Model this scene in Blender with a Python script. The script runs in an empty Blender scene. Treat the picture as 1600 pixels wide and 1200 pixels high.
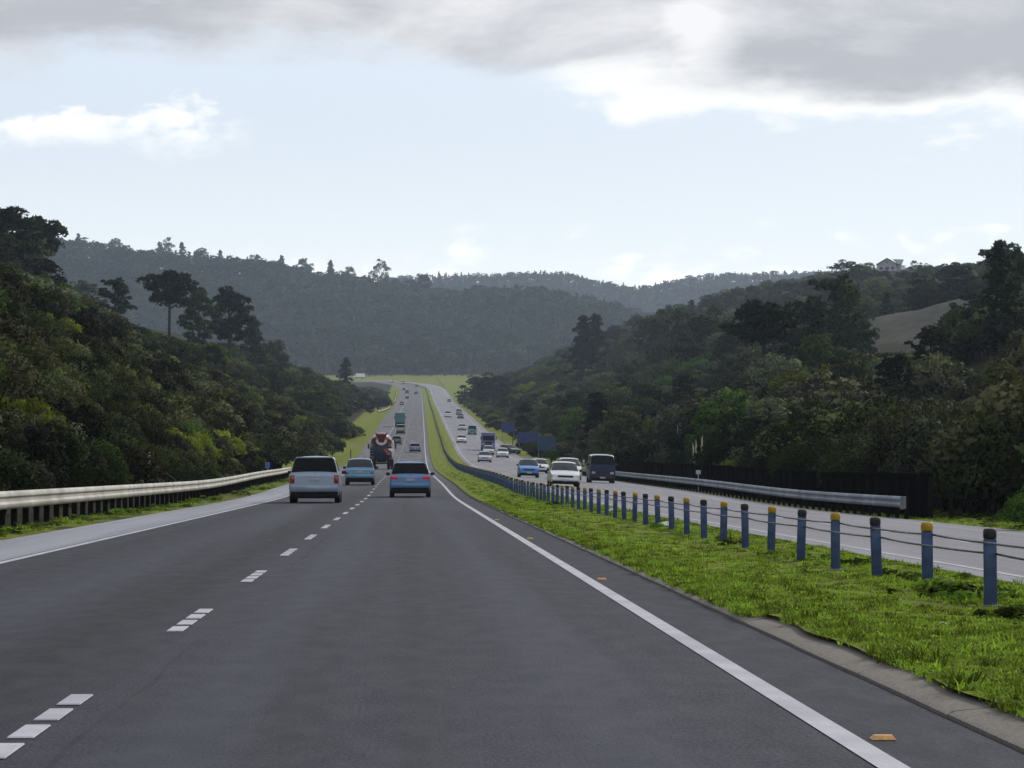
import bpy, bmesh, math, random
import numpy as np
from mathutils import Vector, Matrix, Quaternion

R = math.radians
rng = np.random.default_rng(7)
random.seed(7)
SC = bpy.context.scene
COL = SC.collection

# ------------------------------------------------------------------ camera
F = 4845.0            # focal length in pixels of a 1600 px wide frame
HOR = 680.0           # picture row of the true horizon
cam_d = bpy.data.cameras.new('camera')
cam_d.sensor_width = 36.0
cam_d.lens = 36.0 * F / 1600.0
cam_d.clip_start = 0.2
cam_d.clip_end = 20000.0
cam = bpy.data.objects.new('camera', cam_d)
COL.objects.link(cam)
cam.location = (0, 0, 0)
cam.rotation_euler = (R(90) + math.atan((HOR - 600.0) / F), 0, 0)
SC.camera = cam

# ------------------------------------------------------------------ light
SUN_AZ, SUN_EL = R(36), R(33)
sun_vec = Vector((math.sin(SUN_AZ) * math.cos(SUN_EL), math.cos(SUN_AZ) * math.cos(SUN_EL), math.sin(SUN_EL)))
sl = bpy.data.lights.new('sun', 'SUN')
sl.energy = 2.3
sl.angle = R(6)
sl.color = (1.0, 0.95, 0.86)
so = bpy.data.objects.new('sun', sl)
so.rotation_euler = sun_vec.to_track_quat('Z', 'Y').to_euler()
so.location = (300, 400, 600)
COL.objects.link(so)

SC.view_settings.view_transform = 'Standard'
SC.view_settings.look = 'None'
SC.view_settings.exposure = 0.0
SC.view_settings.gamma = 1.0
SC.view_settings.use_curve_mapping = False
SC.render.engine = 'CYCLES'
SC.cycles.use_denoising = True
SC.cycles.max_bounces = 5
SC.cycles.diffuse_bounces = 3
SC.cycles.glossy_bounces = 3
SC.cycles.transmission_bounces = 3
SC.cycles.volume_bounces = 0
SC.cycles.sample_clamp_indirect = 3.0
SC.cycles.sample_clamp_direct = 6.0


class NT:
    """tiny helper that wires shader nodes"""
    def __init__(s, tree):
        s.t = tree
        tree.nodes.clear()

    def n(s, typ, **kw):
        nd = s.t.nodes.new(typ)
        for k, v in kw.items():
            setattr(nd, k, v)
        return nd

    def l(s, a, b):
        s.t.links.new(a, b)

    def val(s, sock, v):
        if hasattr(v, 'is_linked') or hasattr(v, 'links'):
            s.l(v, sock)
        else:
            sock.default_value = v

    def m(s, op, a, b=None, c=None, clamp=False):
        nd = s.n('ShaderNodeMath', operation=op, use_clamp=clamp)
        s.val(nd.inputs[0], a)
        if b is not None:
            s.val(nd.inputs[1], b)
        if c is not None:
            s.val(nd.inputs[2], c)
        return nd.outputs[0]

    def sstep(s, x, lo, hi, a=0.0, b=1.0):
        nd = s.n('ShaderNodeMapRange', interpolation_type='SMOOTHSTEP')
        s.val(nd.inputs[0], x)
        for i, v in enumerate((lo, hi, a, b)):
            s.val(nd.inputs[i + 1], v)
        return nd.outputs[0]

    def mix(s, f, a, b, blend='MIX'):
        nd = s.n('ShaderNodeMix', data_type='RGBA', blend_type=blend)
        s.val(nd.inputs[0], f)
        s.val(nd.inputs[6], a)
        s.val(nd.inputs[7], b)
        return nd.outputs[2]

    def noise(s, vec, scale, detail=4.0, rough=0.5, dist=0.0):
        nd = s.n('ShaderNodeTexNoise')
        if vec is not None:
            s.l(vec, nd.inputs['Vector'])
        nd.inputs['Scale'].default_value = scale
        nd.inputs['Detail'].default_value = detail
        nd.inputs['Roughness'].default_value = rough
        nd.inputs['Distortion'].default_value = dist
        return nd.outputs[0]

    def comb(s, x, y, z):
        nd = s.n('ShaderNodeCombineXYZ')
        for i, v in enumerate((x, y, z)):
            s.val(nd.inputs[i], v)
        return nd.outputs[0]


def build_world():
    w = bpy.data.worlds.new('World')
    SC.world = w
    w.use_nodes = True
    T = NT(w.node_tree)
    tc = T.n('ShaderNodeTexCoord')
    sp = T.n('ShaderNodeSeparateXYZ')
    T.l(tc.outputs['Generated'], sp.inputs[0])
    x, y, z = sp.outputs
    DEG = 180 / math.pi
    az = T.m('MULTIPLY', T.m('ARCTAN2', x, y), DEG)
    el = T.m('MULTIPLY', T.m('ARCSINE', z), DEG)
    sky = T.n('ShaderNodeTexSky', sky_type='NISHITA', sun_disc=False)
    sky.sun_elevation = SUN_EL
    sky.sun_rotation = SUN_AZ
    sky.altitude = 50
    sky.air_density = 1.0
    sky.dust_density = 1.2
    sky.ozone_density = 1.2
    base = T.mix(1.0, sky.outputs[0], SKY_TINT, 'MULTIPLY')
    # clear air low down whitens towards the horizon
    base = T.mix(T.sstep(el, 1.0, 7.0, 0.9, 0.72), base, (9.1, 10.0, 11.2, 1))
    base = T.mix(T.sstep(el, 0.6, 6.0, 1.0, 0.0), base, (13.6, 14.2, 13.7, 1))
    # stretched coordinates for the layers of cloud
    v1 = T.comb(T.m('MULTIPLY', az, 0.22), T.m('MULTIPLY', el, 0.75), 3.1)
    n1 = T.noise(v1, 1.0, 7, 0.55, 0.4)
    v2 = T.comb(T.m('MULTIPLY', az, 0.55), T.m('MULTIPLY', el, 1.1), 11.7)
    n2 = T.noise(v2, 1.0, 8, 0.6, 0.25)
    v3 = T.comb(T.m('MULTIPLY', az, 1.0), T.m('MULTIPLY', el, 1.7), 5.3)
    n3 = T.noise(v3, 1.0, 8, 0.55, 0.2)
    n1c = T.m('SUBTRACT', n1, 0.5)
    n2c = T.m('SUBTRACT', n2, 0.5)
    n3c = T.m('SUBTRACT', n3, 0.5)
    # low row of faint warm cumulus
    top3 = T.m('ADD', 3.25, T.m('MULTIPLY', n3c, 4.6))
    m3 = T.m('MULTIPLY', T.sstep(T.m('SUBTRACT', top3, el), -0.25, 0.75), T.sstep(n2, 0.30, 0.6))
    col = T.mix(T.m('MULTIPLY', m3, T.sstep(az, -6.0, -1.0, 0.15, 0.6)), base, (17.5, 17.3, 16.2, 1))
    # row of white cumulus on the left
    cen = T.m('SUBTRACT', el, T.m('ADD', 5.72, T.m('MULTIPLY', n2c, 0.7)))
    up = T.m('ADD', 0.22, T.m('MULTIPLY', n3c, 2.6))
    m2 = T.m('MULTIPLY', T.sstep(T.m('SUBTRACT', up, cen), -0.08, 0.45), T.sstep(T.m('ADD', cen, T.m('MULTIPLY', n3c, 1.2)), -0.62, 0.05))
    m2 = T.m('MULTIPLY', m2, T.sstep(az, -6.0, -4.3, 1.0, 0.0))
    col = T.mix(m2, col, (13.2, 13.2, 13.0, 1))
    # big grey cloud sheet above, lower edge dips to the right
    edge = T.m('ADD', T.sstep(az, -4.0, 7.0, 6.95, 6.05), T.m('MULTIPLY', n1c, 2.2))
    edge = T.m('ADD', edge, T.m('MULTIPLY', n2c, 0.7))
    dlt = T.m('SUBTRACT', el, edge)
    # sunlit fringe below the sheet, to the sun's side
    fr = T.m('MULTIPLY', T.sstep(T.m('ADD', dlt, T.m('MULTIPLY', n3c, 1.0)), -0.62, -0.15), T.sstep(az, 0.0, 1.8))
    col = T.mix(T.m('MULTIPLY', fr, 0.95), col, (12.6, 12.5, 12.0, 1))
    m1 = T.sstep(dlt, -0.35, 0.55)
    v4 = T.comb(T.m('MULTIPLY', az, 0.16), T.m('MULTIPLY', el, 0.42), 21.0)
    n4 = T.noise(v4, 1.0, 6, 0.55, 0.5)
    hole = T.m('MULTIPLY', T.sstep(T.m('ABSOLUTE', T.m('SUBTRACT', T.m('ADD', az, T.m('MULTIPLY', n2c, 2.0)), 3.5)), 0.0, 0.9, 1.0, 0.0),
               T.sstep(T.m('ABSOLUTE', T.m('SUBTRACT', el, 7.45)), 0.0, 1.2, 1.0, 0.0))
    lum = T.m('ADD', T.sstep(n4, 0.30, 0.72, 0.1, 0.95), T.m('MULTIPLY', n2c, 0.8))
    # shaded underside of the sheet on the sun's side, and a darker roll on the far left
    dk1 = T.m('MULTIPLY', T.sstep(az, 2.6, 4.6), T.sstep(T.m('ABSOLUTE', T.m('SUBTRACT', el, 6.75)), 0.1, 1.1, 1.0, 0.0))
    dk2 = T.m('MULTIPLY', T.sstep(az, -7.5, -3.0, 1.0, 0.0), T.sstep(T.m('ABSOLUTE', T.m('SUBTRACT', el, 7.75)), 0.2, 0.9, 1.0, 0.0))
    lum = T.m('SUBTRACT', lum, T.m('MULTIPLY', T.m('ADD', dk1, dk2), 0.6))
    lum = T.m('ADD', lum, T.m('MULTIPLY', hole, 0.7), clamp=True)
    grey = T.mix(lum, (5.4, 5.45, 5.8, 1), (10.6, 10.5, 10.5, 1))
    # higher up the sheet is broken and the blue behind it shows
    brk = T.m('MULTIPLY', T.sstep(el, 12.0, 30.0), T.sstep(n4, 0.46, 0.58))
    blue = T.mix(1.0, sky.outputs[0], (1.15, 1.1, 1.25, 1), 'MULTIPLY')
    grey = T.mix(T.m('MULTIPLY', brk, 0.85), grey, blue)
    col = T.mix(m1, col, grey)
    bg = T.n('ShaderNodeBackground')
    bg.inputs[1].default_value = 0.1
    T.l(col, bg.inputs[0])
    out = T.n('ShaderNodeOutputWorld')
    T.l(bg.outputs[0], out.inputs[0])


SKY_TINT = (1.0, 1.0, 1.05, 1)
build_world()

# ------------------------------------------------------------------ helpers
def tag(o, label=None, cat=None, group=None, kind=None):
    if label: o['label'] = label
    if cat: o['category'] = cat
    if group: o['group'] = group
    if kind: o['kind'] = kind
    return o


def empty(name, loc=(0, 0, 0), rz=0.0, parent=None):
    o = bpy.data.objects.new(name, None)
    o.empty_display_size = 0.3
    COL.objects.link(o)
    o.location = loc
    o.rotation_euler = (0, 0, rz)
    if parent: o.parent = parent
    return o


def link(name, me, parent=None):
    o = bpy.data.objects.new(name, me)
    COL.objects.link(o)
    if parent: o.parent = parent
    return o


class MB:
    """collects polygons and becomes one mesh"""
    def __init__(s):
        s.v, s.f, s.mi = [], [], []

    def add(s, vs, fs, mi=0):
        k = len(s.v)
        s.v += [tuple(p) for p in vs]
        s.f += [tuple(i + k for i in f) for f in fs]
        s.mi += [mi] * len(fs)
        return s

    def box(s, x0, x1, y0, y1, z0, z1, mi=0, tx=0.0, ty=0.0):
        """box; tx, ty pull the top in"""
        vs = [(x0, y0, z0), (x1, y0, z0), (x1, y1, z0), (x0, y1, z0),
              (x0 + tx, y0 + ty, z1), (x1 - tx, y0 + ty, z1), (x1 - tx, y1 - ty, z1), (x0 + tx, y1 - ty, z1)]
        return s.add(vs, [(0, 3, 2, 1), (4, 5, 6, 7), (0, 1, 5, 4), (1, 2, 6, 5), (2, 3, 7, 6), (3, 0, 4, 7)], mi)

    def rbox(s, x0, x1, y0, y1, z0, z1, b, mi=0):
        """box with chamfered edges"""
        bm = bmesh.new()
        bmesh.ops.create_cube(bm, size=1.0)
        for v in bm.verts:
            v.co = Vector((x0 + (v.co.x + .5) * (x1 - x0), y0 + (v.co.y + .5) * (y1 - y0), z0 + (v.co.z + .5) * (z1 - z0)))
        bmesh.ops.bevel(bm, geom=list(bm.edges), offset=b, segments=2, affect='EDGES', profile=0.5)
        bm.verts.index_update()
        s.add([v.co[:] for v in bm.verts], [[v.index for v in f.verts] for f in bm.faces], mi)
        bm.free()
        return s

    def tube(s, pts, radii, n=8, mi=0, cap=True):
        pts = [Vector(p) for p in pts]
        if not hasattr(radii, '__len__'): radii = [radii] * len(pts)
        vs, fs = [], []
        up = Vector((0, 0, 1))
        d0 = (pts[-1] - pts[0]).normalized()
        if abs(d0.z) > 0.9: up = Vector((0, 1, 0))
        for i, p in enumerate(pts):
            d = (pts[min(i + 1, len(pts) - 1)] - pts[max(i - 1, 0)])
            d = d.normalized() if d.length > 1e-9 else d0
            a = d.cross(up).normalized()
            b = a.cross(d)
            for k in range(n):
                t = 2 * math.pi * k / n
                vs.append(p + (a * math.cos(t) + b * math.sin(t)) * radii[i])
        for i in range(len(pts) - 1):
            for k in range(n):
                fs.append((i * n + k, i * n + (k + 1) % n, (i + 1) * n + (k + 1) % n, (i + 1) * n + k))
        if cap:
            fs.append(tuple(range(n - 1, -1, -1)))
            fs.append(tuple(range((len(pts) - 1) * n, len(pts) * n)))
        return s.add(vs, fs, mi)

    def lathe(s, prof, n=20, axis='x', c=(0, 0, 0), mi=0):
        """profile of (along, radius) spun about an axis through c"""
        vs, fs = [], []
        for (a, r) in prof:
            for k in range(n):
                t = 2 * math.pi * k / n
                p = (a, r * math.cos(t), r * math.sin(t)) if axis == 'x' else \
                    ((r * math.cos(t), a, r * math.sin(t)) if axis == 'y' else (r * math.cos(t), r * math.sin(t), a))
                vs.append((p[0] + c[0], p[1] + c[1], p[2] + c[2]))
        for i in range(len(prof) - 1):
            for k in range(n):
                fs.append((i * n + k, i * n + (k + 1) % n, (i + 1) * n + (k + 1) % n, (i + 1) * n + k))
        fs.append(tuple(range(n - 1, -1, -1)))
        fs.append(tuple(range((len(prof) - 1) * n, len(prof) * n)))
        return s.add(vs, fs, mi)

    def mesh(s, name, mats, smooth=None):
        me = bpy.data.meshes.new(name)
        me.from_pydata(s.v, [], s.f)
        for m in (mats if isinstance(mats, (list, tuple)) else [mats]):
            me.materials.append(m)
        if any(s.mi):
            me.polygons.foreach_set('material_index', s.mi)
        bm = bmesh.new(); bm.from_mesh(me)
        bmesh.ops.recalc_face_normals(bm, faces=bm.faces[:])
        bm.to_mesh(me); bm.free()
        if smooth:
            me.polygons.foreach_set('use_smooth', [True] * len(me.polygons))
            me.set_sharp_from_angle(angle=R(smooth))
        me.update()
        return me

    def obj(s, name, mats, parent=None, smooth=None):
        return link(name, s.mesh(name, mats, smooth), parent)


def grid_mesh(name, V, nu, nv, mat, attrs=None, uv=None):
    """V: (nu*nv, 3) array, rows of nv; attrs: dict of per-vertex floats"""
    me = bpy.data.meshes.new(name)
    i = np.arange((nu - 1) * (nv - 1))
    r, c = i // (nv - 1), i % (nv - 1)
    a = r * nv + c
    Fq = np.stack([a, a + 1, a + nv + 1, a + nv], 1)
    me.vertices.add(len(V)); me.vertices.foreach_set('co', np.asarray(V, np.float32).ravel())
    me.loops.add(Fq.size); me.loops.foreach_set('vertex_index', Fq.ravel().astype(np.int32))
    me.polygons.add(len(Fq)); me.polygons.foreach_set('loop_start', (np.arange(len(Fq)) * 4).astype(np.int32))
    me.polygons.foreach_set('use_smooth', np.ones(len(Fq), bool))
    me.update(calc_edges=True)
    for k, v in (attrs or {}).items():
        at = me.attributes.new(k, 'FLOAT', 'POINT')
        at.data.foreach_set('value', np.asarray(v, np.float32).ravel())
    me.materials.append(mat)
    me.validate()
    if len(me.polygons) and sum(p.normal.z for p in list(me.polygons)[:200]) < 0:
        me.flip_normals()
    return me


# ------------------------------------------------------------------ materials
def new_mat(name):
    m = bpy.data.materials.new(name)
    m.use_nodes = True
    return m, NT(m.node_tree)


def finish(T, color, rough=0.7, metal=0.0, spec=0.5, bump=None, coat=0.0, bump_d=0.02, bump_s=0.4):
    b = T.n('ShaderNodeBsdfPrincipled')
    T.val(b.inputs['Base Color'], color)
    T.val(b.inputs['Roughness'], rough)
    b.inputs['Metallic'].default_value = metal
    b.inputs['Specular IOR Level'].default_value = spec
    b.inputs['Coat Weight'].default_value = coat
    b.inputs['Coat Roughness'].default_value = 0.08
    if bump is not None:
        bn = T.n('ShaderNodeBump')
        bn.inputs['Strength'].default_value = bump_s
        bn.inputs['Distance'].default_value = bump_d
        T.l(bump, bn.inputs['Height'])
        T.l(bn.outputs[0], b.inputs['Normal'])
    o = T.n('ShaderNodeOutputMaterial')
    T.l(b.outputs[0], o.inputs[0])
    return b


def c4(c):
    return (c[0], c[1], c[2], 1.0)


def mat_plain(name, col, rough=0.6, metal=0.0, spec=0.5, var=0.25, scale=3.0, coat=0.0, bump=0.0):
    """one colour with dirt-like variation"""
    m, T = new_mat(name)
    tc = T.n('ShaderNodeTexCoord')
    n = T.noise(tc.outputs['Object'], scale, 5, 0.6)
    f = T.sstep(n, 0.3, 0.7)
    dark = tuple(c * (1 - var) for c in col)
    lite = tuple(min(1, c * (1 + var * .6)) for c in col)
    colr = T.mix(f, c4(dark), c4(lite))
    finish(T, colr, T.sstep(n, 0.3, 0.7, min(1, rough + .08), max(0.03, rough - .05)), metal, spec,
           n if bump else None, coat, bump or 0.02)
    return m


def mat_paint(name, col, metal=0.25, coat=0.6):
    m, T = new_mat(name)
    tc = T.n('ShaderNodeTexCoord')
    n = T.noise(tc.outputs['Object'], 2.2, 5, 0.6)
    sp = T.n('ShaderNodeSeparateXYZ'); T.l(tc.outputs['Object'], sp.inputs[0])
    # road film thrown up on the lower panels
    dirt = T.m('MULTIPLY', T.sstep(sp.outputs[2], 0.25, 0.75, 1.0, 0.0), T.sstep(n, 0.35, 0.7), clamp=True)
    colr = T.mix(T.m('MULTIPLY', dirt, 0.45), c4(col), (0.10, 0.095, 0.085, 1))
    finish(T, colr, T.m('ADD', 0.28, T.m('MULTIPLY', dirt, 0.3)), metal, 0.5 if coat > .3 else 0.2, None, coat)
    return m


def mat_foliage(name, dark, lite, trans=0.35, wood=None):
    """leaf pigment varies leaf clump by leaf clump and plant by plant"""
    m, T = new_mat(name)
    at = T.n('ShaderNodeAttribute', attribute_name='tone')
    oi = T.n('ShaderNodeObjectInfo')
    t = T.m('ADD', T.m('MULTIPLY', at.outputs['Fac'], 0.75), T.m('MULTIPLY', oi.outputs['Random'], 0.35), clamp=True)
    col = T.mix(t, c4(dark), c4(lite))
    hs = T.n('ShaderNodeHueSaturation')
    T.l(T.m('ADD', 0.49, T.m('MULTIPLY', oi.outputs['Random'], 0.035)), hs.inputs['Hue'])
    T.l(T.m('ADD', 0.35, T.m('MULTIPLY', T.m('POWER', oi.outputs['Random'], 1.3), 1.75)), hs.inputs['Value'])
    T.l(col, hs.inputs['Color'])
    b = T.n('ShaderNodeBsdfPrincipled')
    T.l(hs.outputs[0], b.inputs['Base Color'])
    b.inputs['Roughness'].default_value = 0.75
    b.inputs['Specular IOR Level'].default_value = 0.03
    tr = T.n('ShaderNodeBsdfTranslucent')
    T.l(T.mix(1.0, hs.outputs[0], (1.15, 1.25, 0.6, 1), 'MULTIPLY'), tr.inputs['Color'])
    mx = T.n('ShaderNodeMixShader')
    mx.inputs[0].default_value = trans
    T.l(b.outputs[0], mx.inputs[1]); T.l(tr.outputs[0], mx.inputs[2])
    o = T.n('ShaderNodeOutputMaterial')
    T.l(mx.outputs[0], o.inputs[0])
    return m


def mat_asphalt(name, col, tracks, speck=0.25, far_col=None):
    m, T = new_mat(name)
    a_s = T.n('ShaderNodeAttribute', attribute_name='s').outputs['Fac']
    a_d = T.n('ShaderNodeAttribute', attribute_name='d').outputs['Fac']
    tc = T.n('ShaderNodeTexCoord')
    pos = tc.outputs['Object']
    lane = T.comb(a_s, T.m('MULTIPLY', a_d, 0.3), 0.0)
    fine = T.noise(lane, 55.0, 3, 0.7)
    mid = T.noise(lane, 4.0, 5, 0.65)
    streak = T.noise(T.comb(T.m('MULTIPLY', a_s, 1.6), T.m('MULTIPLY', a_d, 0.035), 0.0), 1.0, 5, 0.6)
    patch = T.noise(T.comb(T.m('MULTIPLY', a_s, 0.25), T.m('MULTIPLY', a_d, 0.03), 7.0), 1.0, 4, 0.5)
    colr = T.mix(T.sstep(fine, 0.35, 0.68), c4([c * (1 - speck) for c in col]), c4([c * (1 + speck) for c in col]))
    colr = T.mix(T.sstep(mid, 0.35, 0.7, 0.0, 0.25), colr, c4([c * 0.7 for c in col]))
    colr = T.mix(T.sstep(streak, 0.4, 0.68, 0.0, 0.5), colr, c4([c * 0.6 for c in col]))
    colr = T.mix(T.sstep(patch, 0.45, 0.65, 0.0, 0.35), colr, c4([c * 1.35 for c in col]))
    # sealed joints and hairline cracks that wander along the lanes
    wv = T.noise(T.comb(T.m('MULTIPLY', a_s, 0.15), T.m('MULTIPLY', a_d, 0.22), 3.0), 1.0, 5, 0.65)
    for (c0, amp, wd, k) in ((-1.45, .22, .022, .55), (1.62, .3, .016, .4), (-4.95, .3, .02, .45), (9.3, .3, .03, .4)):
        off = T.m('ABSOLUTE', T.m('SUBTRACT', T.m('ADD', a_s, T.m('MULTIPLY', T.m('SUBTRACT', wv, 0.5), amp)), c0))
        colr = T.mix(T.m('MULTIPLY', T.sstep(off, wd * .4, wd, 1.0, 0.0), T.m('MULTIPLY', T.sstep(streak, .35, .6), k)), colr, (0.012, 0.012, 0.013, 1))
    for (c0, wd, k, mul) in tracks:      # worn or oily bands that run along the lanes
        dd = T.m('ABSOLUTE', T.m('SUBTRACT', T.m('ADD', a_s, T.m('MULTIPLY', T.m('SUBTRACT', streak, 0.5), 0.9)), c0))
        f = T.m('MULTIPLY', T.sstep(dd, 0.0, wd, 1.0, 0.0), k)
        colr = T.mix(f, colr, c4([c * mul for c in col]))
    hgt = T.m('ADD', fine, T.m('MULTIPLY', mid, 0.6))
    if far_col:      # colour changes to a second tone with distance along the road
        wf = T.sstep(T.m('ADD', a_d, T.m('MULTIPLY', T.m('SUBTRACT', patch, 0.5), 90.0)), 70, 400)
        tint = T.mix(T.sstep(streak, 0.35, 0.68), c4([c * 1.15 for c in far_col]), c4([c * 0.75 for c in far_col]))
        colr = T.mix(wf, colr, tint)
    finish(T, colr, T.sstep(mid, 0.3, 0.7, 0.95, 0.8), 0, 0.22, hgt, 0, 0.012, 0.5)
    return m


def mat_ground():
    m, T = new_mat('ground_cover')
    tc = T.n('ShaderNodeTexCoord')
    pos = tc.outputs['Object']
    g = T.n('ShaderNodeAttribute', attribute_name='grass').outputs['Fac']
    br = T.n('ShaderNodeAttribute', attribute_name='bare').outputs['Fac']
    a = T.noise(pos, 0.35, 6, 0.65)
    b = T.noise(pos, 3.0, 5, 0.65)
    c = T.noise(pos, 0.05, 4, 0.5)
    scrub = T.mix(T.sstep(b, 0.35, 0.65), (0.008, 0.009, 0.004, 1), (0.028, 0.028, 0.011, 1))
    grass = T.mix(T.sstep(a, 0.35, 0.65), (0.11, 0.15, 0.014, 1), (0.21, 0.225, 0.022, 1))
    grass = T.mix(T.sstep(b, 0.45, 0.7, 0, 0.6), grass, (0.05, 0.085, 0.012, 1))
    grass = T.mix(T.sstep(c, 0.52, 0.66, 0, 0.6), grass, (0.16, 0.15, 0.05, 1))
    bare = T.mix(T.sstep(a, 0.35, 0.65), (0.028, 0.030, 0.024, 1), (0.058, 0.058, 0.048, 1))
    g2 = T.sstep(T.m('ADD', g, T.m('MULTIPLY', T.m('SUBTRACT', a, 0.5), 0.7)), 0.35, 0.65)
    col = T.mix(g2, scrub, grass)
    b2 = T.sstep(T.m('ADD', br, T.m('MULTIPLY', T.m('SUBTRACT', a, 0.5), 0.9)), 0.35, 0.65)
    col = T.mix(b2, col, bare)
    finish(T, col, 0.95, 0, 0.1, T.m('ADD', a, b), 0, 0.15, 0.6)
    return m


def mat_turf():
    m, T = new_mat('median_turf')
    tc = T.n('ShaderNodeTexCoord')
    pos = tc.outputs['Object']
    a_s = T.n('ShaderNodeAttribute', attribute_name='s').outputs['Fac']
    a_d = T.n('ShaderNodeAttribute', attribute_name='d').outputs['Fac']
    a = T.noise(pos, 1.1, 6, 0.65)
    b = T.noise(pos, 9.0, 5, 0.7)
    c = T.noise(pos, 0.22, 4, 0.5)
    col = T.mix(T.sstep(a, 0.35, 0.65), (0.10, 0.145, 0.012, 1), (0.20, 0.235, 0.024, 1))
    col = T.mix(T.sstep(b, 0.5, 0.72, 0, 0.6), col, (0.04, 0.075, 0.008, 1))
    col = T.mix(T.sstep(c, 0.5, 0.65, 0, 0.5), col, (0.21, 0.22, 0.03, 1))
    # bare trodden soil in patches along the foot of the posts
    near = T.sstep(T.m('ABSOLUTE', T.m('SUBTRACT', a_s, 5.1)), 0.15, 0.8, 1.0, 0.0)
    soil = T.m('MULTIPLY', near, T.sstep(T.noise(T.comb(a_s, T.m('MULTIPLY', a_d, 0.5), 0.0), 1.4, 4, 0.6), 0.46, 0.58))
    col = T.mix(soil, col, (0.022, 0.024, 0.012, 1))
    finish(T, col, 0.95, 0, 0.12, T.m('ADD', a, b), 0, 0.08, 0.8)
    return m


M = {}
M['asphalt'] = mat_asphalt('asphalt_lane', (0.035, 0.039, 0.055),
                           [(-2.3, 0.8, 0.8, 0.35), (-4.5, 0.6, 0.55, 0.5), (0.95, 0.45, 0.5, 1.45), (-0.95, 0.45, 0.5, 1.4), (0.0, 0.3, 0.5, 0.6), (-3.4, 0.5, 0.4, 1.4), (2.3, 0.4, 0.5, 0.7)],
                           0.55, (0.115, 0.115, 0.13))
M['asphalt_far'] = mat_asphalt('asphalt_oncoming', (0.235, 0.235, 0.26), [(11.0, 0.5, 0.35, 0.75), (16.0, 0.5, 0.5, 0.8)])
M['shoulder'] = mat_asphalt('shoulder_chip', (0.31, 0.325, 0.365), [(-5.5, 0.2, 0.5, 0.7), (-6.7, .3, .5, .7)], 0.35, (0.13, 0.13, 0.145))
def mat_worn_paint():
    m, T = new_mat('road_paint')
    pos = T.n('ShaderNodeTexCoord').outputs['Object']
    sp = T.n('ShaderNodeSeparateXYZ'); T.l(pos, sp.inputs[0])
    geo = T.n('ShaderNodeNewGeometry').outputs['Position']
    a = T.noise(geo, 30.0, 4, 0.7)
    b = T.noise(geo, 1.3, 4, 0.6)
    col = T.mix(T.sstep(b, 0.3, 0.7), (0.36, 0.37, 0.41, 1), (0.50, 0.51, 0.55, 1))
    col = T.mix(T.sstep(T.m('ADD', a, T.m('MULTIPLY', b, 0.5)), 0.86, 1.0, 0, 0.75), col, (0.06, 0.06, 0.07, 1))
    finish(T, col, 0.75, 0, 0.25, a, 0, 0.005, 0.3)
    return m
M['line'] = mat_worn_paint()
M['kerb'] = mat_plain('kerb_concrete', (0.225, 0.21, 0.185), 0.95, var=0.25, scale=38, spec=0.1)
M['ground'] = mat_ground()
M['turf'] = mat_turf()
M['rail_lit'] = mat_plain('rail_galvanised_lit', (0.44, 0.425, 0.385), 0.7, 0.0, var=0.25, scale=0.7)  # sunlit cream look of the left rail put into the steel colour
M['rail_shaded'] = mat_plain('rail_galvanised_shaded', (0.20, 0.235, 0.28), 0.6, 0.25, var=0.25, scale=0.7)  # same steel, with the right rail's shade put into the colour
M['timber_dark'] = mat_plain('dark_timber', (0.014, 0.012, 0.011), 1.0, spec=0.0, var=0.4, scale=4)
M['fence_black'] = mat_plain('black_board', (0.004, 0.004, 0.005), 1.0, spec=0.0, var=0.4, scale=2)
M['post_blue'] = mat_plain('blue_grey_steel', (0.045, 0.085, 0.20), 0.45, 0.2, var=0.35, scale=5)
M['cap_yellow'] = mat_plain('yellow_reflector', (0.46, 0.29, 0.02), 0.5, var=0.3, scale=20)
M['cap_black'] = mat_plain('black_plastic_cap', (0.012, 0.012, 0.014), 0.5, var=0.3, scale=20)
M['cable'] = mat_plain('steel_cable', (0.10, 0.11, 0.13), 0.45, 0.5, var=0.4, scale=8)
M['marker'] = mat_plain('orange_marker', (0.62, 0.34, 0.10), 0.5, var=0.25, scale=20)
M['tyre'] = mat_plain('tyre_rubber', (0.012, 0.012, 0.013), 0.85, spec=0.25)
M['rim'] = mat_plain('alloy_rim', (0.35, 0.36, 0.38), 0.35, 0.7)
M['under'] = mat_plain('dark_underbody', (0.010, 0.010, 0.011), 0.85, spec=0.2)
M['trim'] = mat_plain('black_trim', (0.015, 0.015, 0.017), 0.55)
M['plate'] = mat_plain('number_plate_white', (0.42, 0.47, 0.56), 0.6, var=0.05)
M['chrome'] = mat_plain('bright_trim', (0.6, 0.61, 0.63), 0.2, 0.8)
M['seat'] = mat_plain('grey_seat_cloth', (0.05, 0.05, 0.055), 0.9)


def mat_glass(name, tint, rough=0.06, spec=0.5):
    m, T = new_mat(name)
    finish(T, c4(tint), rough, 0.0, spec, None, 0.0)
    return m


M['glass_dark'] = mat_glass('tinted_glass', (0.006, 0.007, 0.010), 0.10, 0.10)
M['glass'] = mat_glass('car_glass', (0.02, 0.03, 0.034), 0.07, 0.45)


def mat_lamp(name, col, emit=0.0):
    m, T = new_mat(name)
    b = finish(T, c4(col), 0.2, 0, 0.6, None, 0.5)
    if emit:
        b.inputs['Emission Color'].default_value = c4(col)
        b.inputs['Emission Strength'].default_value = emit
    return m


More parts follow.
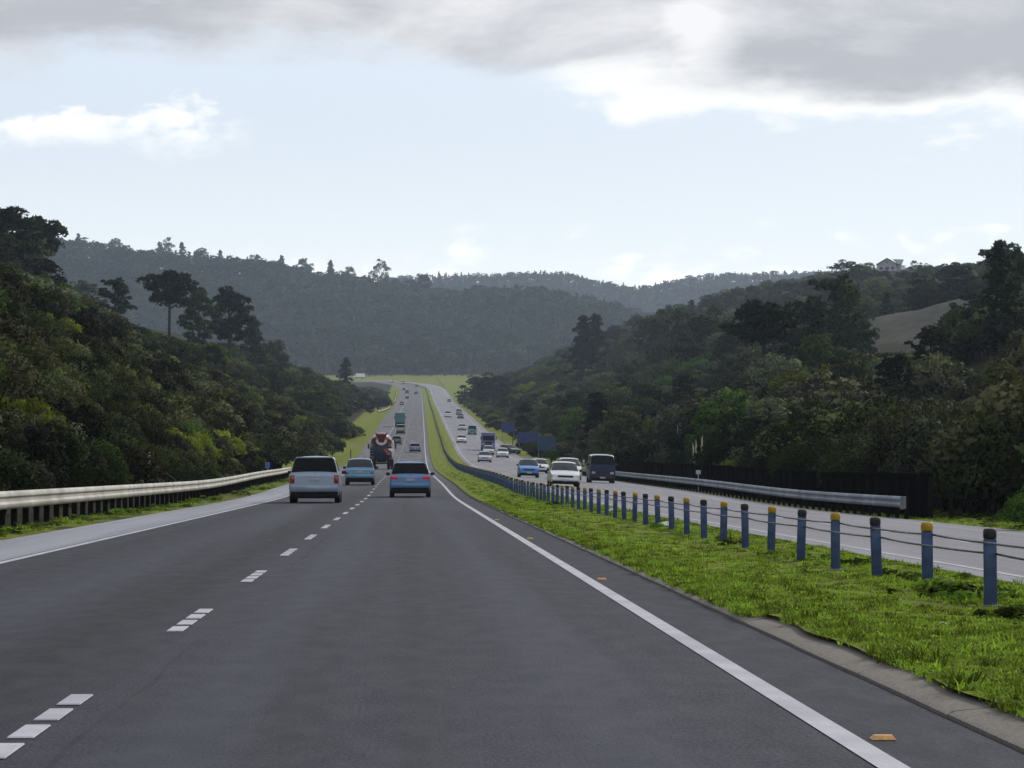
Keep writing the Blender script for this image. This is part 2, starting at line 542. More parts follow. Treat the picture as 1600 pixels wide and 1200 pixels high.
M['lamp_red'] = mat_lamp('red_lens', (0.30, 0.012, 0.014))
M['lamp_red_lit'] = mat_lamp('lit_red_lens', (0.6, 0.03, 0.05), 0.12)
M['lamp_clear'] = mat_lamp('clear_lens', (0.42, 0.44, 0.47))
M['lamp_amber'] = mat_lamp('amber_lens', (0.7, 0.25, 0.03))
PAINTS = {
    'silver blue': (0.27, 0.36, 0.46), 'pale blue': (0.15, 0.33, 0.50), 'sky blue': (0.10, 0.23, 0.44), 'bright blue': (0.05, 0.22, 0.55),
    'white': (0.78, 0.79, 0.78), 'silver': (0.50, 0.52, 0.56), 'navy': (0.012, 0.02, 0.06), 'grey': (0.22, 0.23, 0.26),
    'dark green': (0.045, 0.075, 0.07), 'teal': (0.06, 0.17, 0.20), 'dark red': (0.17, 0.03, 0.035), 'charcoal': (0.03, 0.032, 0.038),
    'beige': (0.42, 0.38, 0.33), 'blue': (0.07, 0.10, 0.28), 'red': (0.17, 0.014, 0.016), 'slate blue': (0.16, 0.22, 0.36),
}
for k, v in PAINTS.items():
    M['paint ' + k] = mat_paint('paint_' + k.replace(' ', '_'), v, 0.25 if k != 'navy' else 0.0, 0.6 if k != 'navy' else 0.08)
M['sign_blue'] = mat_plain('blue_sign_face', (0.02, 0.04, 0.17), 0.5, var=0.25, scale=1.2)
M['sign_bluegreen'] = mat_plain('blue_green_sign_face', (0.016, 0.055, 0.14), 0.5, var=0.25, scale=1.2)
M['sign_pale'] = mat_plain('pale_sign_face', (0.5, 0.55, 0.7), 0.5, var=0.15)
M['sign_smallblue'] = mat_plain('small_blue_sign_face', (0.14, 0.20, 0.52), 0.5, var=0.15)
M['steel'] = mat_plain('grey_steel_post', (0.25, 0.27, 0.30), 0.5, 0.4, var=0.2)
M['house_wall'] = mat_plain('pale_weatherboard', (0.33, 0.32, 0.37), 0.8, var=0.15, scale=0.6)
M['house_roof'] = mat_plain('grey_green_roof', (0.12, 0.15, 0.14), 0.7, var=0.2, scale=0.6)
M['white_wood'] = mat_plain('white_painted_wood', (0.65, 0.65, 0.62), 0.7, var=0.15)
M['bark'] = mat_plain('bark', (0.045, 0.036, 0.028), 0.95, var=0.5, scale=6, spec=0.1, bump=0.05)
M['bark_pale'] = mat_plain('pale_bark', (0.16, 0.145, 0.115), 0.95, var=0.4, scale=6, spec=0.1, bump=0.05)
M['leaf_pine'] = mat_foliage('pine_needles', (0.006, 0.012, 0.006), (0.028, 0.042, 0.015), 0.18)
M['leaf_dark'] = mat_foliage('dark_leaves', (0.006, 0.009, 0.004), (0.042, 0.052, 0.019), 0.22)
M['leaf_olive'] = mat_foliage('olive_leaves', (0.009, 0.011, 0.004), (0.088, 0.094, 0.034), 0.2)
M['leaf_green'] = mat_foliage('green_leaves', (0.010, 0.022, 0.005), (0.058, 0.092, 0.018), 0.28)
M['leaf_grey'] = mat_foliage('grey_green_leaves', (0.014, 0.019, 0.012), (0.085, 0.098, 0.062), 0.2)
M['leaf_yellow'] = mat_foliage('yellow_green_leaves', (0.025, 0.032, 0.004), (0.14, 0.15, 0.018), 0.35)
M['leaf_brown'] = mat_foliage('brown_olive_leaves', (0.011, 0.012, 0.006), (0.084, 0.083, 0.042), 0.15)
M['leaf_far'] = mat_foliage('forest_leaves', (0.012, 0.018, 0.010), (0.036, 0.045, 0.020), 0.25)
M['weed'] = mat_foliage('weed_leaves', (0.04, 0.07, 0.012), (0.11, 0.16, 0.022), 0.4)
M['plume'] = mat_plain('cream_plume', (0.55, 0.50, 0.38), 0.9, var=0.25)
M['blade'] = mat_foliage('grass_blades', (0.092, 0.145, 0.018), (0.225, 0.28, 0.044), 0.42)

# ------------------------------------------------------------------ the lie of the land
_D = np.arange(-200, 7001, 1.0)
_zp = [(-200, 1.02), (0, -1.2), (100, -2.31), (132, -2.66), (172, -2.76), (250, -3.2), (319, -3.5), (400, -3.4), (485, -2.75), (550, -1.35),
       (716, 1.6), (900, 5.6), (1400, 15.6), (1800, 27.2), (2200, 40.0), (2350, 45.5), (7000, 48)]
_Z = np.interp(_D, [p[0] for p in _zp], [p[1] for p in _zp])
_k = np.hanning(61); _k /= _k.sum()
_Zs = np.convolve(np.pad(_Z, 30, 'edge'), _k, 'valid')
_cp = [(-200, 0), (300, 0), (500, 0.75), (700, 1.6), (930, 2.5), (1500, 4.6), (1800, 4.9), (7000, 4.9)]
_C = np.convolve(np.pad(np.interp(_D, [p[0] for p in _cp], [p[1] for p in _cp]), 30, 'edge'), _k, 'valid')
_bp = [(-200, 0), (1750, 0), (1850, -1.5), (1950, -7), (2050, -20), (2120, -42), (2180, -80), (2230, -140), (2280, -250)]
_B = np.convolve(np.pad(np.interp(_D, [p[0] for p in _bp], [p[1] for p in _bp]), 30, 'edge'), _k, 'valid')


def base(d): return np.interp(d, _D, _Zs)
def axis(d): return np.interp(d, _D, _C) - 162.0 / F * np.asarray(d, float)
def bend(d): return np.interp(d, _D, _B)
def sst(x, a, b):
    t = np.clip((np.asarray(x, float) - a) / (b - a), 0, 1)
    return t * t * (3 - 2 * t)


def opp_off(s, d):
    """height of the oncoming carriageway relative to the near one"""
    k = 1 - sst(d, 1300, 1700)
    return (-0.08 - 0.037 * (np.asarray(s, float) - 6.85)) * k + 0.02 * (1 - k)


_A_px = [-600, -100, 80, 200, 300, 400, 500, 600, 690, 800, 900, 1000, 1100, 1300, 2200]
_A_y = [385, 395, 400, 412, 422, 434, 452, 462, 474, 478, 492, 514, 530, 545, 560]
_B_px = [-600, 500, 690, 800, 880, 960, 1000, 1060, 1150, 1240, 1600, 2200]
_B_y = [470, 452, 444, 440, 440, 456, 460, 451, 443, 437, 430, 440]


def wob(x, d, sc, ph=0.0):
    x = np.asarray(x, float) / sc; d = np.asarray(d, float) / sc
    return (np.sin(x * 1.7 + 1.3 * np.sin(d * 0.9 + ph) + ph) + np.sin(d * 1.3 + 1.1 * np.sin(x * 1.2 - ph) + 2 * ph) +
            0.5 * np.sin(x * 3.1 - d * 2.3 + ph)) / 2.5


def clearing(x, d):
    s = np.asarray(x, float) - axis(d)
    return np.exp(-(((s - 91) / 13) ** 4 + ((np.asarray(d, float) - 560) / 90) ** 4))


def height(x, d):
    x = np.asarray(x, float); d = np.asarray(d, float)
    s = x - axis(d)
    b = base(d)
    a = -s
    # left bank
    near = np.where(a < 30, 0.66 * np.clip(a - 11, 0, None), 12.54 + 0.30 * (a - 30))
    near = np.minimum(near, 30 + 0.02 * a)
    far = np.clip(0.44 * (a - 12.5), 0, None)
    far = np.minimum(far, 20 + 0.05 * a)
    t = sst(d, 470, 640)
    hl = near * (1 - t) + far * t
    hl = hl * (1 - 0.55 * np.exp(-((d - 590) / 45) ** 2) * sst(-a, -34, -18))
    hl = hl * (1 - sst(d, 900, 1080))
    hl = hl + sst(a, 12, 26) * (wob(x, d, 9.0) * 0.7 + wob(x, d, 31, 2.0) * 0.9) * (1 - sst(d, 1000, 1200))
    # right hill
    ar = np.clip(s - 24, 0, None)
    f = 1 + 0.38 * sst(d, 850, 1250)
    hr = 57 * (1 - np.exp(-ar / 160)) * f
    hr = hr * (1 - sst(d + 0.55 * ar, 1480, 1720))
    hr = hr + sst(s, 24, 45) * (wob(x, d, 13.0, 1.0) * 0.9 + wob(x, d, 47, 3.0) * 1.8) * (1 - sst(d, 1500, 1700))
    hr = hr + 3.5 * sst(d + 0.25 * (s - 90), 500, 580) * np.exp(-((s - 92) / 30) ** 2) * (1 - sst(d, 640, 800))
    hx = (1390 - 800) / F * 1150
    hr = hr + 2.9 * np.exp(-(((x - hx) / 16) ** 2 + ((d - 1150) / 40) ** 2))
    h = b + np.where(s < 0, hl, hr)
    under = np.where(s > 6.2, opp_off(np.clip(s, 6.85, 16.4), d), 0.0)
    # lip and drop under the carriageways
    h = h + np.where((s > -6.6) & (s < 16.3), under - 0.32, -0.02)
    vr = (s >= 16.3) & (s < 60)
    h = np.where(vr, h + (opp_off(16.4, d) - 0.02) * (1 - sst(s, 20, 34)), h)
    # land beyond the bend
    px = 800 + F * x / np.maximum(d, 300)
    zA = (HOR - np.interp(px, _A_px, _A_y)) * 2900 / F
    zB = (HOR - np.interp(px, _B_px, _B_y)) * 4500 / F
    ra = (zA - b) * sst(d, 2330, 2930) * (1 - 0.75 * sst(d, 2950, 3550))
    rb = (zB - b) * sst(d, 3500, 4500) * (1 - 0.5 * sst(d, 4550, 5400))
    far_h = b + np.maximum(ra, rb) + (wob(x, d, 60, 0.5) * 4.0 + wob(x + 0.25 * d, d * 0.35, 70, 1.7) * 11.0 * (1 - sst(d, 2780, 2900))) * sst(d, 2360, 2520)
    w = sst(d, 2250, 2340)
    return h * (1 - w) + far_h * w


def px_to_x(px, d): return (px - 800.0) * d / F


# terrain sheet ------------------------------------------------------
def build_ground():
    sc = list(np.arange(-64, -12, 2.0)) + [-12, -11, -10, -9, -8, -7.3, -6.95, -6.55, -5, -2, 0, 2.5, 4, 6, 8, 11, 14, 16.2, 16.45, 17, 18, 19, 20.5, 22, 24] + \
        list(np.arange(26, 70, 2.0)) + list(np.arange(70, 300, 5.0)) + list(np.arange(300, 900, 30.0)) + list(np.arange(900, 1801, 150.0))
    sc = [-1800, -1600, -1400, -1200, -1000, -900] + list(np.arange(-870, -260, 30.0)) + list(np.arange(-260, -64, 6.0)) + sc
    S = np.array(sorted(set(float(v) for v in sc)))
    dd = list(np.arange(-80, 300, 4.0)) + list(np.arange(300, 1300, 7.0)) + list(np.arange(1300, 2260, 16.0)) + list(np.arange(2260, 3000, 22.0)) + list(np.arange(3000, 5251, 75.0))
    Dv = np.array(dd)
    DD, SS = np.meshgrid(Dv, S, indexing='ij')
    X = SS + axis(DD)
    Z = height(X, DD)
    g = np.zeros_like(Z)
    a = -SS
    left_w = np.interp(DD, [-80, 210, 260, 420, 560, 700, 980, 1050], [8.1, 8.1, 12.5, 13.5, 15.0, 16.0, 16, 15])
    g = np.where((a > 6) & (a < left_w), np.where(DD < 225, 0.52, 1.0), g)
    right_w = np.interp(DD, [-80, 60, 108, 112, 270, 330, 500, 700, 1000, 1400, 1600, 1700], [19, 19, 22.5, 17.2, 17.4, 23, 22, 24, 24, 24, 30, 400])
    g = np.where((SS > 16) & (SS < right_w), 1.0, g)
    g = np.where((DD > 1650) & (DD < 2345) & ((SS > -14) | (DD > 2040)), 1.0, g)
    # light grass glades high on the right spur
    g = np.maximum(g, 0.75 * np.exp(-(((SS - 60) / 22) ** 2 + ((DD - 1330) / 90) ** 2)))
    g = np.maximum(g, 0.9 * np.exp(-(((X - px_to_x(1290, 1180)) / 26) ** 2 + ((DD - 1180) / 60) ** 2)))
    g = np.where(DD > 2350, 0.0, g)
    br = clearing(X, DD)
    V = np.stack([X, DD, Z], -1).reshape(-1, 3)
    me = grid_mesh('ground', V, len(Dv), len(S), M['ground'], {'grass': g, 'bare': br})
    return tag(link('ground', me), kind='structure')


build_ground()


def ribbon(name, s_list, dv, zoff, mat, follow_bend=True, parent=None):
    """sheet that follows the road; s_list: lateral positions (numbers or functions of d)"""
    dv = np.asarray(dv, float)
    cols = []
    for s in s_list:
        sv = s(dv) if callable(s) else np.full_like(dv, s)
        x = sv + axis(dv) + (bend(dv) if follow_bend else 0)
        z = base(dv) + zoff(sv, dv)
        cols.append(np.stack([x, dv, z, sv], -1))
    A = np.stack(cols, 1)
    V = A[..., :3].reshape(-1, 3)
    me = grid_mesh(name, V, len(dv), len(s_list), mat, {'s': A[..., 3], 'd': np.repeat(dv[:, None], len(s_list), 1)})
    return link(name, me, parent)


DV = np.concatenate([np.arange(-30, 200, 2.0), np.arange(200, 1200, 5.0), np.arange(1200, 1800, 10.0), np.arange(1800, 2281, 5.0)])
flat0 = lambda s, d: np.zeros_like(s)
leftE = lambda d: np.interp(d, [-50, 200, 500, 900, 1000, 1700, 2300], [-6.9, -6.9, -8.2, -9.2, -8.6, -9.5, -10])
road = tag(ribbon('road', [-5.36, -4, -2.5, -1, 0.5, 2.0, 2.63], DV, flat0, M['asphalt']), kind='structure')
shoulder = tag(ribbon('road_shoulder', [lambda d: leftE(d), lambda d: (leftE(d) - 5.35) / 2, -5.36], DV, lambda s, d: np.full_like(s, 0.0), M['shoulder']), kind='structure')
far_road = tag(ribbon('oncoming_road', [6.85, 8, 9.5, 11, 12.5, 14, 15.3, 16.4], DV, opp_off, M['asphalt_far']), kind='structure')
for (nm, s, wd, zf, par) in [('edge_line', 1.95, 0.13, lambda s, d: np.full_like(s, 0.005), road), ('edge_line', -5.24, 0.12, lambda s, d: np.full_like(s, 0.005), road),
                             ('edge_line', 7.45, 0.12, lambda s, d: opp_off(s, d) + 0.005, far_road), ('edge_line', 14.75, 0.12, lambda s, d: opp_off(s, d) + 0.005, far_road)]:
    ribbon(nm, [s - wd / 2, s + wd / 2], DV, zf, M['line'], True, par)

# broken lane line: every stroke is laid as four short bars
bar_v = [(-0.06, -0.34, 0), (0.06, -0.34, 0), (0.06, 0.34, 0), (-0.06, 0.34, 0)]
bar_v = bar_v + [(x * .93, y * .97, 0.006) for x, y, z in bar_v]
bar_me = MB().add(bar_v, [(4, 5, 6, 7), (0, 1, 5, 4), (1, 2, 6, 5), (2, 3, 7, 6), (3, 0, 4, 7)]).mesh('lane_bar', M['line'])
far_bars = MB()
far_bars2 = MB()
for k in range(-1, 160):
    for j in range(4):
        dc = 14.67 + 10.1 * k + (j - 1.5) * 0.98
        if dc < 3: continue
        sl_ = (base(dc + 1) - base(dc - 1)) / 2
        x, z = axis(dc) - 1.73 + bend(dc), base(dc) + 0.004
        if k < 13:
            o = link('lane_bar', bar_me, road)
            o.location = (x, dc, z)
            o.rotation_euler = (math.atan(sl_), 0, math.atan(162 / F))
        else:
            far_bars.add([(x + a, dc + b, z + sl_ * b + 0.003) for a, b in ((-.06, -.34), (.06, -.34), (.06, .34), (-.06, .34))], [(0, 1, 2, 3)])
    dc = 12 + 10.1 * k
    if dc > 20:
        zz = lambda dq: base(dq) + opp_off(11.1, dq) + 0.005
        x = axis(dc) + 11.1 + bend(dc)
        far_bars2.add([(x + a, dc + b, zz(dc + b)) for a, b in ((-.06, -1.5), (.06, -1.5), (.06, 1.5), (-.06, 1.5))], [(0, 1, 2, 3)])
tag(far_bars.obj('distant_lane_bars', M['line'], road), kind='stuff')
tag(far_bars2.obj('oncoming_lane_bars', M['line'], far_road), kind='stuff')

# kerb between the carriageway and the median: lengths of concrete with joints
kerb = empty('kerb', (0, 0, 0)); tag(kerb, kind='structure')
def kerb_piece(d0, d1):
    mb = MB()
    n = max(2, int((d1 - d0) / 1.0) + 1)
    ds = np.linspace(d0, d1, n)
    vs, fs = [], []
    prof = [(2.60, -0.06), (2.605, 0.018), (2.64, 0.036), (2.90, 0.062), (2.93, -0.06)]
    for dq in ds:
        j = random.uniform(-.005, .005)
        for (s, z) in prof:
            vs.append((axis(dq) + s + j, dq, base(dq) + z + random.uniform(-.0012, .0012)))
    m_ = len(prof)
    for i in range(n - 1):
        for k in range(m_ - 1):
            fs.append((i * m_ + k, i * m_ + k + 1, (i + 1) * m_ + k + 1, (i + 1) * m_ + k))
    fs.append(tuple(range(m_))); fs.append(tuple(range((n - 1) * m_ + m_ - 1, (n - 1) * m_ - 1, -1)))
    return mb.add(vs, fs)
dq = 6.0
while dq < 110:
    L_ = 3.0
    kerb_piece(dq, dq + L_ - 0.012).obj('kerb_stone', M['kerb'], kerb, 40)
    dq += L_
allk = MB()
while dq < 900:
    p = kerb_piece(dq, dq + 15); allk.add(p.v, p.f); dq += 15
tag(allk.obj('distant_kerb', M['kerb'], kerb, 40), kind='stuff')

# grassed median
def med_z(s, d):
    t = np.interp(s, [2.60, 2.8, 2.92, 3.3, 4.9, 6.3, 7.0], [0.062, 0.085, 0.088, 0.10, 0.06, -0.02, -0.12])
    return t + 0.035 * wob(s * 6, d, 1.9) * (1 - np.abs(s - 4.9) / 2.4)
DM = np.concatenate([np.arange(4, 70, 0.5), np.arange(70, 300, 2.0), np.arange(300, 1850, 8.0)])
edge_w = lambda d: np.interp(d, [10, 20, 32, 60, 120], [2.84, 2.80, 2.73, 2.66, 2.62]) + 0.045 * np.sin(d * 1.7) * np.sin(d * 0.6 + 1)
edge_r = lambda d: 6.95 + 0.10 * np.sin(d * 1.1) * np.sin(d * 0.37 + 1)
median = tag(ribbon('median', [edge_w, 3.1, 3.4, 3.8, 4.2, 4.6, 5.0, 5.4, 5.8, 6.2, 6.6, edge_r], DM, med_z, M['turf'], True), kind='structure')


# ------------------------------------------------------------------ vegetation meshes
def tri_mesh(name, V, Fq, tone, mats, mi=None, nrm=None):
    me = bpy.data.meshes.new(name)
    me.vertices.add(len(V)); me.vertices.foreach_set('co', np.asarray(V, np.float32).ravel())
    k = Fq.shape[1]
    me.loops.add(Fq.size); me.loops.foreach_set('vertex_index', Fq.astype(np.int32).ravel())
    me.polygons.add(len(Fq)); me.polygons.foreach_set('loop_start', (np.arange(len(Fq)) * k).astype(np.int32))
    me.update(calc_edges=True)
    at = me.attributes.new('tone', 'FLOAT', 'POINT')
    at.data.foreach_set('value', np.asarray(tone, np.float32))
    for m in mats: me.materials.append(m)
    if mi is not None:
        me.polygons.foreach_set('material_index', np.asarray(mi, np.int32))
    if nrm is not None:      # leaves shade with the clump that they belong to
        me.polygons.foreach_set('use_smooth', np.ones(len(Fq), bool))
        me.normals_split_custom_set_from_vertices(np.asarray(nrm, float).tolist())
    return me


def leaf_cloud(cent, rad, n_per, size, r, flat=1.0, asp=1.6, out=0.75, tones=None):
    """leaf-sized quads on the skins of many small clumps"""
    Vs, T_, N_ = [], [], []
    mid = np.mean(np.asarray(cent), axis=0) - np.array([0, 0, .12])
    for i, (c, rd) in enumerate(zip(cent, rad)):
        n = max(6, int(n_per * (0.7 + 0.6 * r.random())))
        d = r.normal(size=(n, 3)); d /= np.linalg.norm(d, axis=1)[:, None]
        d[:, 2] = np.where(d[:, 2] < -0.45, -d[:, 2], d[:, 2])
        p = c + d * rd * np.array([1, 1, flat]) * (0.74 + 0.3 * r.random((n, 1)))
        nrm = d * out + r.normal(size=(n, 3)) * 0.55
        nrm /= np.linalg.norm(nrm, axis=1)[:, None]
        t1 = np.cross(nrm, r.normal(size=(n, 3))); t1 /= np.linalg.norm(t1, axis=1)[:, None]
        t2 = np.cross(nrm, t1)
        sz = size * (0.6 + 0.8 * r.random((n, 1)))
        a, b = t1 * sz * asp * .5, t2 * sz * .5
        q = np.stack([p - a, p - b * .9 + a * .1, p + a, p + b * .9 + a * .1], 1)
        Vs.append(q.reshape(-1, 3))
        w_ = p - mid; w_ /= np.linalg.norm(w_, axis=1)[:, None] + 1e-6
        sn = d * 0.6 + w_ * 0.75 + nrm * 0.06; sn /= np.linalg.norm(sn, axis=1)[:, None] + 1e-6
        N_.append(np.repeat(sn, 4, axis=0))
        tn = (tones[i] if tones is not None else r.random())
        T_.append(np.repeat(np.clip(tn + r.normal(size=n) * .07, 0, 1), 4))
    V = np.concatenate(Vs); tone = np.concatenate(T_)
    Fq = np.arange(len(V)).reshape(-1, 4)
    return V, Fq, tone, np.concatenate(N_)


def shrub_mesh(name, seed, mat, style, n_clump, n_per, leaf):
    """a shrub about 1 high and 1.3 wide, base at the origin"""
    r = np.random.default_rng(seed)
    C, Rd = [], []
    for i in range(n_clump):
        th = r.random() * 2 * math.pi
        u = r.random() ** 0.5
        if style == 'round':
            ph = math.acos(1 - r.random())
            q = 0.62 + 0.3 * r.random()
            C.append((0.62 * q * math.sin(ph) * math.cos(th), 0.62 * q * math.sin(ph) * math.sin(th), 0.22 + 0.72 * q * math.cos(ph)))
            Rd.append(0.15 + 0.12 * r.random())
        elif style == 'upright':
            h = r.random()
            q = (0.42 * (1 - h) ** 0.6 + 0.08) * u
            C.append((q * math.cos(th), q * math.sin(th), 0.10 + 0.88 * h))
            Rd.append(0.10 + 0.12 * r.random() * (1.1 - h * .6))
        else:   # spreading, ragged
            q = 0.75 * u
            C.append((q * math.cos(th), q * math.sin(th), 0.15 + 0.75 * (1 - 0.7 * q * q) * (0.35 + 0.65 * r.random())))
            Rd.append(0.12 + 0.12 * r.random())
    C = np.array(C); Rd = np.array(Rd)
    tones = np.clip(r.random(n_clump) * 0.75 + 0.25 * C[:, 2], 0, 1)
    V, Fq, tone, N = leaf_cloud(C, Rd, n_per, leaf, r, 0.85, tones=tones)
    # a few stray shoots break the outline
    ns = 26
    d = r.normal(size=(ns, 3)); d[:, 2] = np.abs(d[:, 2]) + 0.5; d /= np.linalg.norm(d, axis=1)[:, None]
    b0 = C[r.integers(0, len(C), ns)]
    tip = b0 + d * (0.2 + 0.16 * r.random((ns, 1)))
    sd = np.cross(d, r.normal(size=(ns, 3))); sd /= np.linalg.norm(sd, axis=1)[:, None]
    q = np.stack([b0 - sd * .02, b0 + sd * .02, tip + sd * .012, tip - sd * .012], 1).reshape(-1, 3)
    V = np.concatenate([V, q]); tone = np.concatenate([tone, np.full(len(q), .6)]); N = np.concatenate([N, np.repeat(d, 4, axis=0)])
    Fq = np.arange(len(V)).reshape(-1, 4)
    # stems
    mb = MB()
    for i in range(4):
        th = r.random() * 6.28
        mb.tube([(0.03 * math.cos(th), .03 * math.sin(th), -0.08), (0.12 * math.cos(th), .12 * math.sin(th), .25), (.3 * math.cos(th), .3 * math.sin(th), .55)], [.025, .018, .008], 4, cap=False)
    k = len(V)
    V = np.concatenate([V, np.array(mb.v)]); Fq = np.concatenate([Fq, np.array(mb.f) + k])
    tone = np.concatenate([tone, np.zeros(len(mb.v))]); N = np.concatenate([N, np.tile([0.3, -.6, .7], (len(mb.v), 1))])
    mi = np.zeros(len(Fq), int); mi[-len(mb.f):] = 1
    return tri_mesh(name, V, Fq, tone, [mat, M['bark']], mi, N)


RAW = {}
def tree_mesh(kind, seed, leafmat, barkmat, dens=1.0):
    """returns trunk mesh and crown mesh of a tree 1 high"""
    r = np.random.default_rng(seed)
    rr = lambda a, b: a + (b - a) * r.random()
    tr = MB()
    bx, by = rr(-.03, .03), rr(-.03, .03)
    stem = lambda t: np.array([bx * math.sin(t * 3), by * math.sin(t * 2.4), t])
    C, Rd, tones = [], [], []
    if kind in ('pine', 'umbrella', 'tier'):
        top = {'pine': .97, 'umbrella': .9, 'tier': .99}[kind]
        ts = np.linspace(-0.04, top, 9)
        tr.tube([stem(t) for t in ts], [0.022 * (1 - .82 * max(t, 0)) + .002 for t in ts], 7)
        lo = {'pine': rr(.28, .42), 'umbrella': rr(.5, .6), 'tier': rr(.14, .22)}[kind]
        nl = {'pine': 24, 'umbrella': 20, 'tier': 40}[kind]
        for i in range(nl):
            t = lo + (top - lo) * (i + r.random()) / nl
            k = (t - lo) / (top - lo)
            if kind == 'pine':
                ln = (0.27 * (1 - k) ** 0.55 * (0.55 + .45 * min(1, k * 4)) + 0.06) * rr(.6, 1.25); rise = rr(.05, .55)
            elif kind == 'umbrella':
                ln = (0.36 * (1 - .75 * k) * (0.5 + .5 * min(1, k * 3))) * rr(.6, 1.2); rise = rr(.25, .75)
            else:
                ln = (0.20 * (1 - k) ** 0.8 + 0.03) * rr(.55, 1.3); rise = rr(-.15, .22)
            th = i * 2.4 + rr(-.5, .5)
            d = np.array([math.cos(th), math.sin(th), rise])
            p0 = stem(t); p1 = p0 + d * ln * .55; p2 = p0 + d * ln + np.array([0, 0, ln * .12])
            tr.tube([p0, p1, p2], [0.008 * (1.1 - k), 0.005 * (1.1 - k) + .001, .0015], 4, cap=False)
            tone = r.random()
            for q in ((.45, .75, 1.0) if kind != 'tier' else (.4, .7, 1.0)):
                c = p0 + d * ln * q + r.normal(size=3) * .018
                C.append(c)
                Rd.append({'pine': .062, 'umbrella': .075, 'tier': .042}[kind] * rr(.6, 1.3))
                tones.append(np.clip(tone + rr(-.2, .2), 0, 1))
        if kind != 'umbrella':
            for i in range(4):
                C.append(stem(top - .03 * i) + r.normal(size=3) * .012); Rd.append(.03 * rr(.7, 1.2)); tones.append(r.random())
        V, Fq, tone, N = leaf_cloud(C, Rd, int(52 * dens), {'pine': .024, 'umbrella': .025, 'tier': .020}[kind], r, 0.62, 2.4, 0.45, tones)
    else:       # broadleaf: round, or open with gaps
        op = kind == 'open'
        tr.tube([stem(t) for t in (-.04, .15, .32, .5)], [.026, .02, .016, .009], 7)
        nlobe = 16 if op else 24
        for i in range(nlobe):
            th = i * 2.4 + rr(-.4, .4)
            k = (i + .5) / nlobe
            h = (.34 if op else .24) + (.60 if op else .68) * k
            w = (.34 if op else .36) * math.sin(math.pi * (0.18 + .76 * k)) ** .7
            q = rr(.45, 1.0)
            c = np.array([w * q * math.cos(th), w * q * math.sin(th), h + rr(-.05, .05)])
            p0 = stem(min(.5, .18 + .4 * k))
            mid = (p0 + c) / 2 + np.array([0, 0, .02])
            tr.tube([p0, mid, c], [.010, .006, .002], 4, cap=False)
            tn = r.random() * .7 + .3 * k
            for j in range(4 if op else 5):
                o_ = r.normal(size=3); o_ /= np.linalg.norm(o_)
                C.append(c + o_ * np.array([.095, .095, .07])); Rd.append(rr(.045, .085)); tones.append(np.clip(tn + rr(-.25, .25), 0, 1))
        V, Fq, tone, N = leaf_cloud(C, Rd, int(42 * dens), .026, r, .85, 1.5, .7, tones)
    tm = tr.mesh('trunk', barkmat, 60)
    cm = tri_mesh('crown', V, Fq, tone, [leafmat], None, N)
    RAW[cm.name] = (V, Fq, tone, N, np.array(tr.v), tr.f, barkmat)
    return tm, cm


def far_tree_mesh(kind, seed):
    """light tree for the distant forest, 1 high, still a trunk and a ragged crown"""
    r = np.random.default_rng(seed)
    mb = MB(); mb.tube([(0, 0, -.1), (0, 0, .7)], [.02, .008], 4, cap=False)
    C, Rd = [], []
    if kind == 'spire':
        for i in range(16):
            k = (i + .5) / 16; th = i * 2.4
            q = .17 * (1 - k) * r.random() + .02
            C.append((q * math.cos(th), q * math.sin(th), .12 + .86 * k)); Rd.append(.10 * (1 - k) + .025)
    else:
        for i in range(16):
            th = r.random() * 6.28; ph = math.acos(1 - 1.6 * r.random()); q = .7 + .3 * r.random()
            C.append((.27 * q * math.sin(ph) * math.cos(th), .27 * q * math.sin(ph) * math.sin(th), .60 + .33 * q * math.cos(ph))); Rd.append(.09 + .06 * r.random())
    V, Fq, tone, N = leaf_cloud(np.array(C), np.array(Rd), 13, .075, r, .9, 1.4)
    k = len(V)
    V = np.concatenate([V, np.array(mb.v)]); Fq = np.concatenate([Fq, np.array(mb.f) + k]); tone = np.concatenate([tone, np.zeros(len(mb.v))]); N = np.concatenate([N, np.tile([0.3, -.6, .7], (len(mb.v), 1))])
    mi = np.zeros(len(Fq), int); mi[-len(mb.f):] = 1
    return tri_mesh('forest_tree', V, Fq, tone, [M['leaf_far'], M['bark']], mi, N)


SHRUB_TONES = [('leaf_dark', 'dark green'), ('leaf_olive', 'dull olive'), ('leaf_green', 'mid green'), ('leaf_grey', 'grey green'), ('leaf_yellow', 'yellow green'), ('leaf_brown', 'brownish olive')]
SHRUBS = []        # (mesh, tone word, style word)
for ti, (mk, tw) in enumerate(SHRUB_TONES):
    for si, (st, sw) in enumerate([('round', 'rounded'), ('spread', 'ragged'), ('upright', 'upright')]):
        SHRUBS.append((shrub_mesh('shrub', 100 + ti * 10 + si, M[mk], st, 40, 64, 0.055), tw, sw))
SHRUBS_NEAR = []
for ti, (mk, tw) in enumerate(SHRUB_TONES):
    for si, (st, sw) in enumerate([('round', 'rounded'), ('spread', 'ragged'), ('upright', 'upright')]):
        SHRUBS_NEAR.append((shrub_mesh('shrub', 200 + ti * 10 + si, M[mk], st, 80, 90, 0.032), tw, sw))
TREES = {}
for i, (k, n, lm, bk, word) in enumerate([('pine', 5, 'leaf_pine', 'bark', 'dark ragged pine'), ('umbrella', 3, 'leaf_pine', 'bark', 'flat topped pine'), ('tier', 4, 'leaf_pine', 'bark', 'narrow layered conifer'),
                                          ('round', 4, 'leaf_dark', 'bark', 'dark rounded tree'), ('open', 4, 'leaf_grey', 'bark_pale', 'loose grey green tree')]):
    TREES[k] = [(tree_mesh(k, 300 + 20 * i + j, M[lm], M[bk]), word) for j in range(n)]
TREES['green'] = [(tree_mesh('round', 420 + j, M['leaf_green'], M['bark']), 'mid green rounded tree') for j in range(4)]
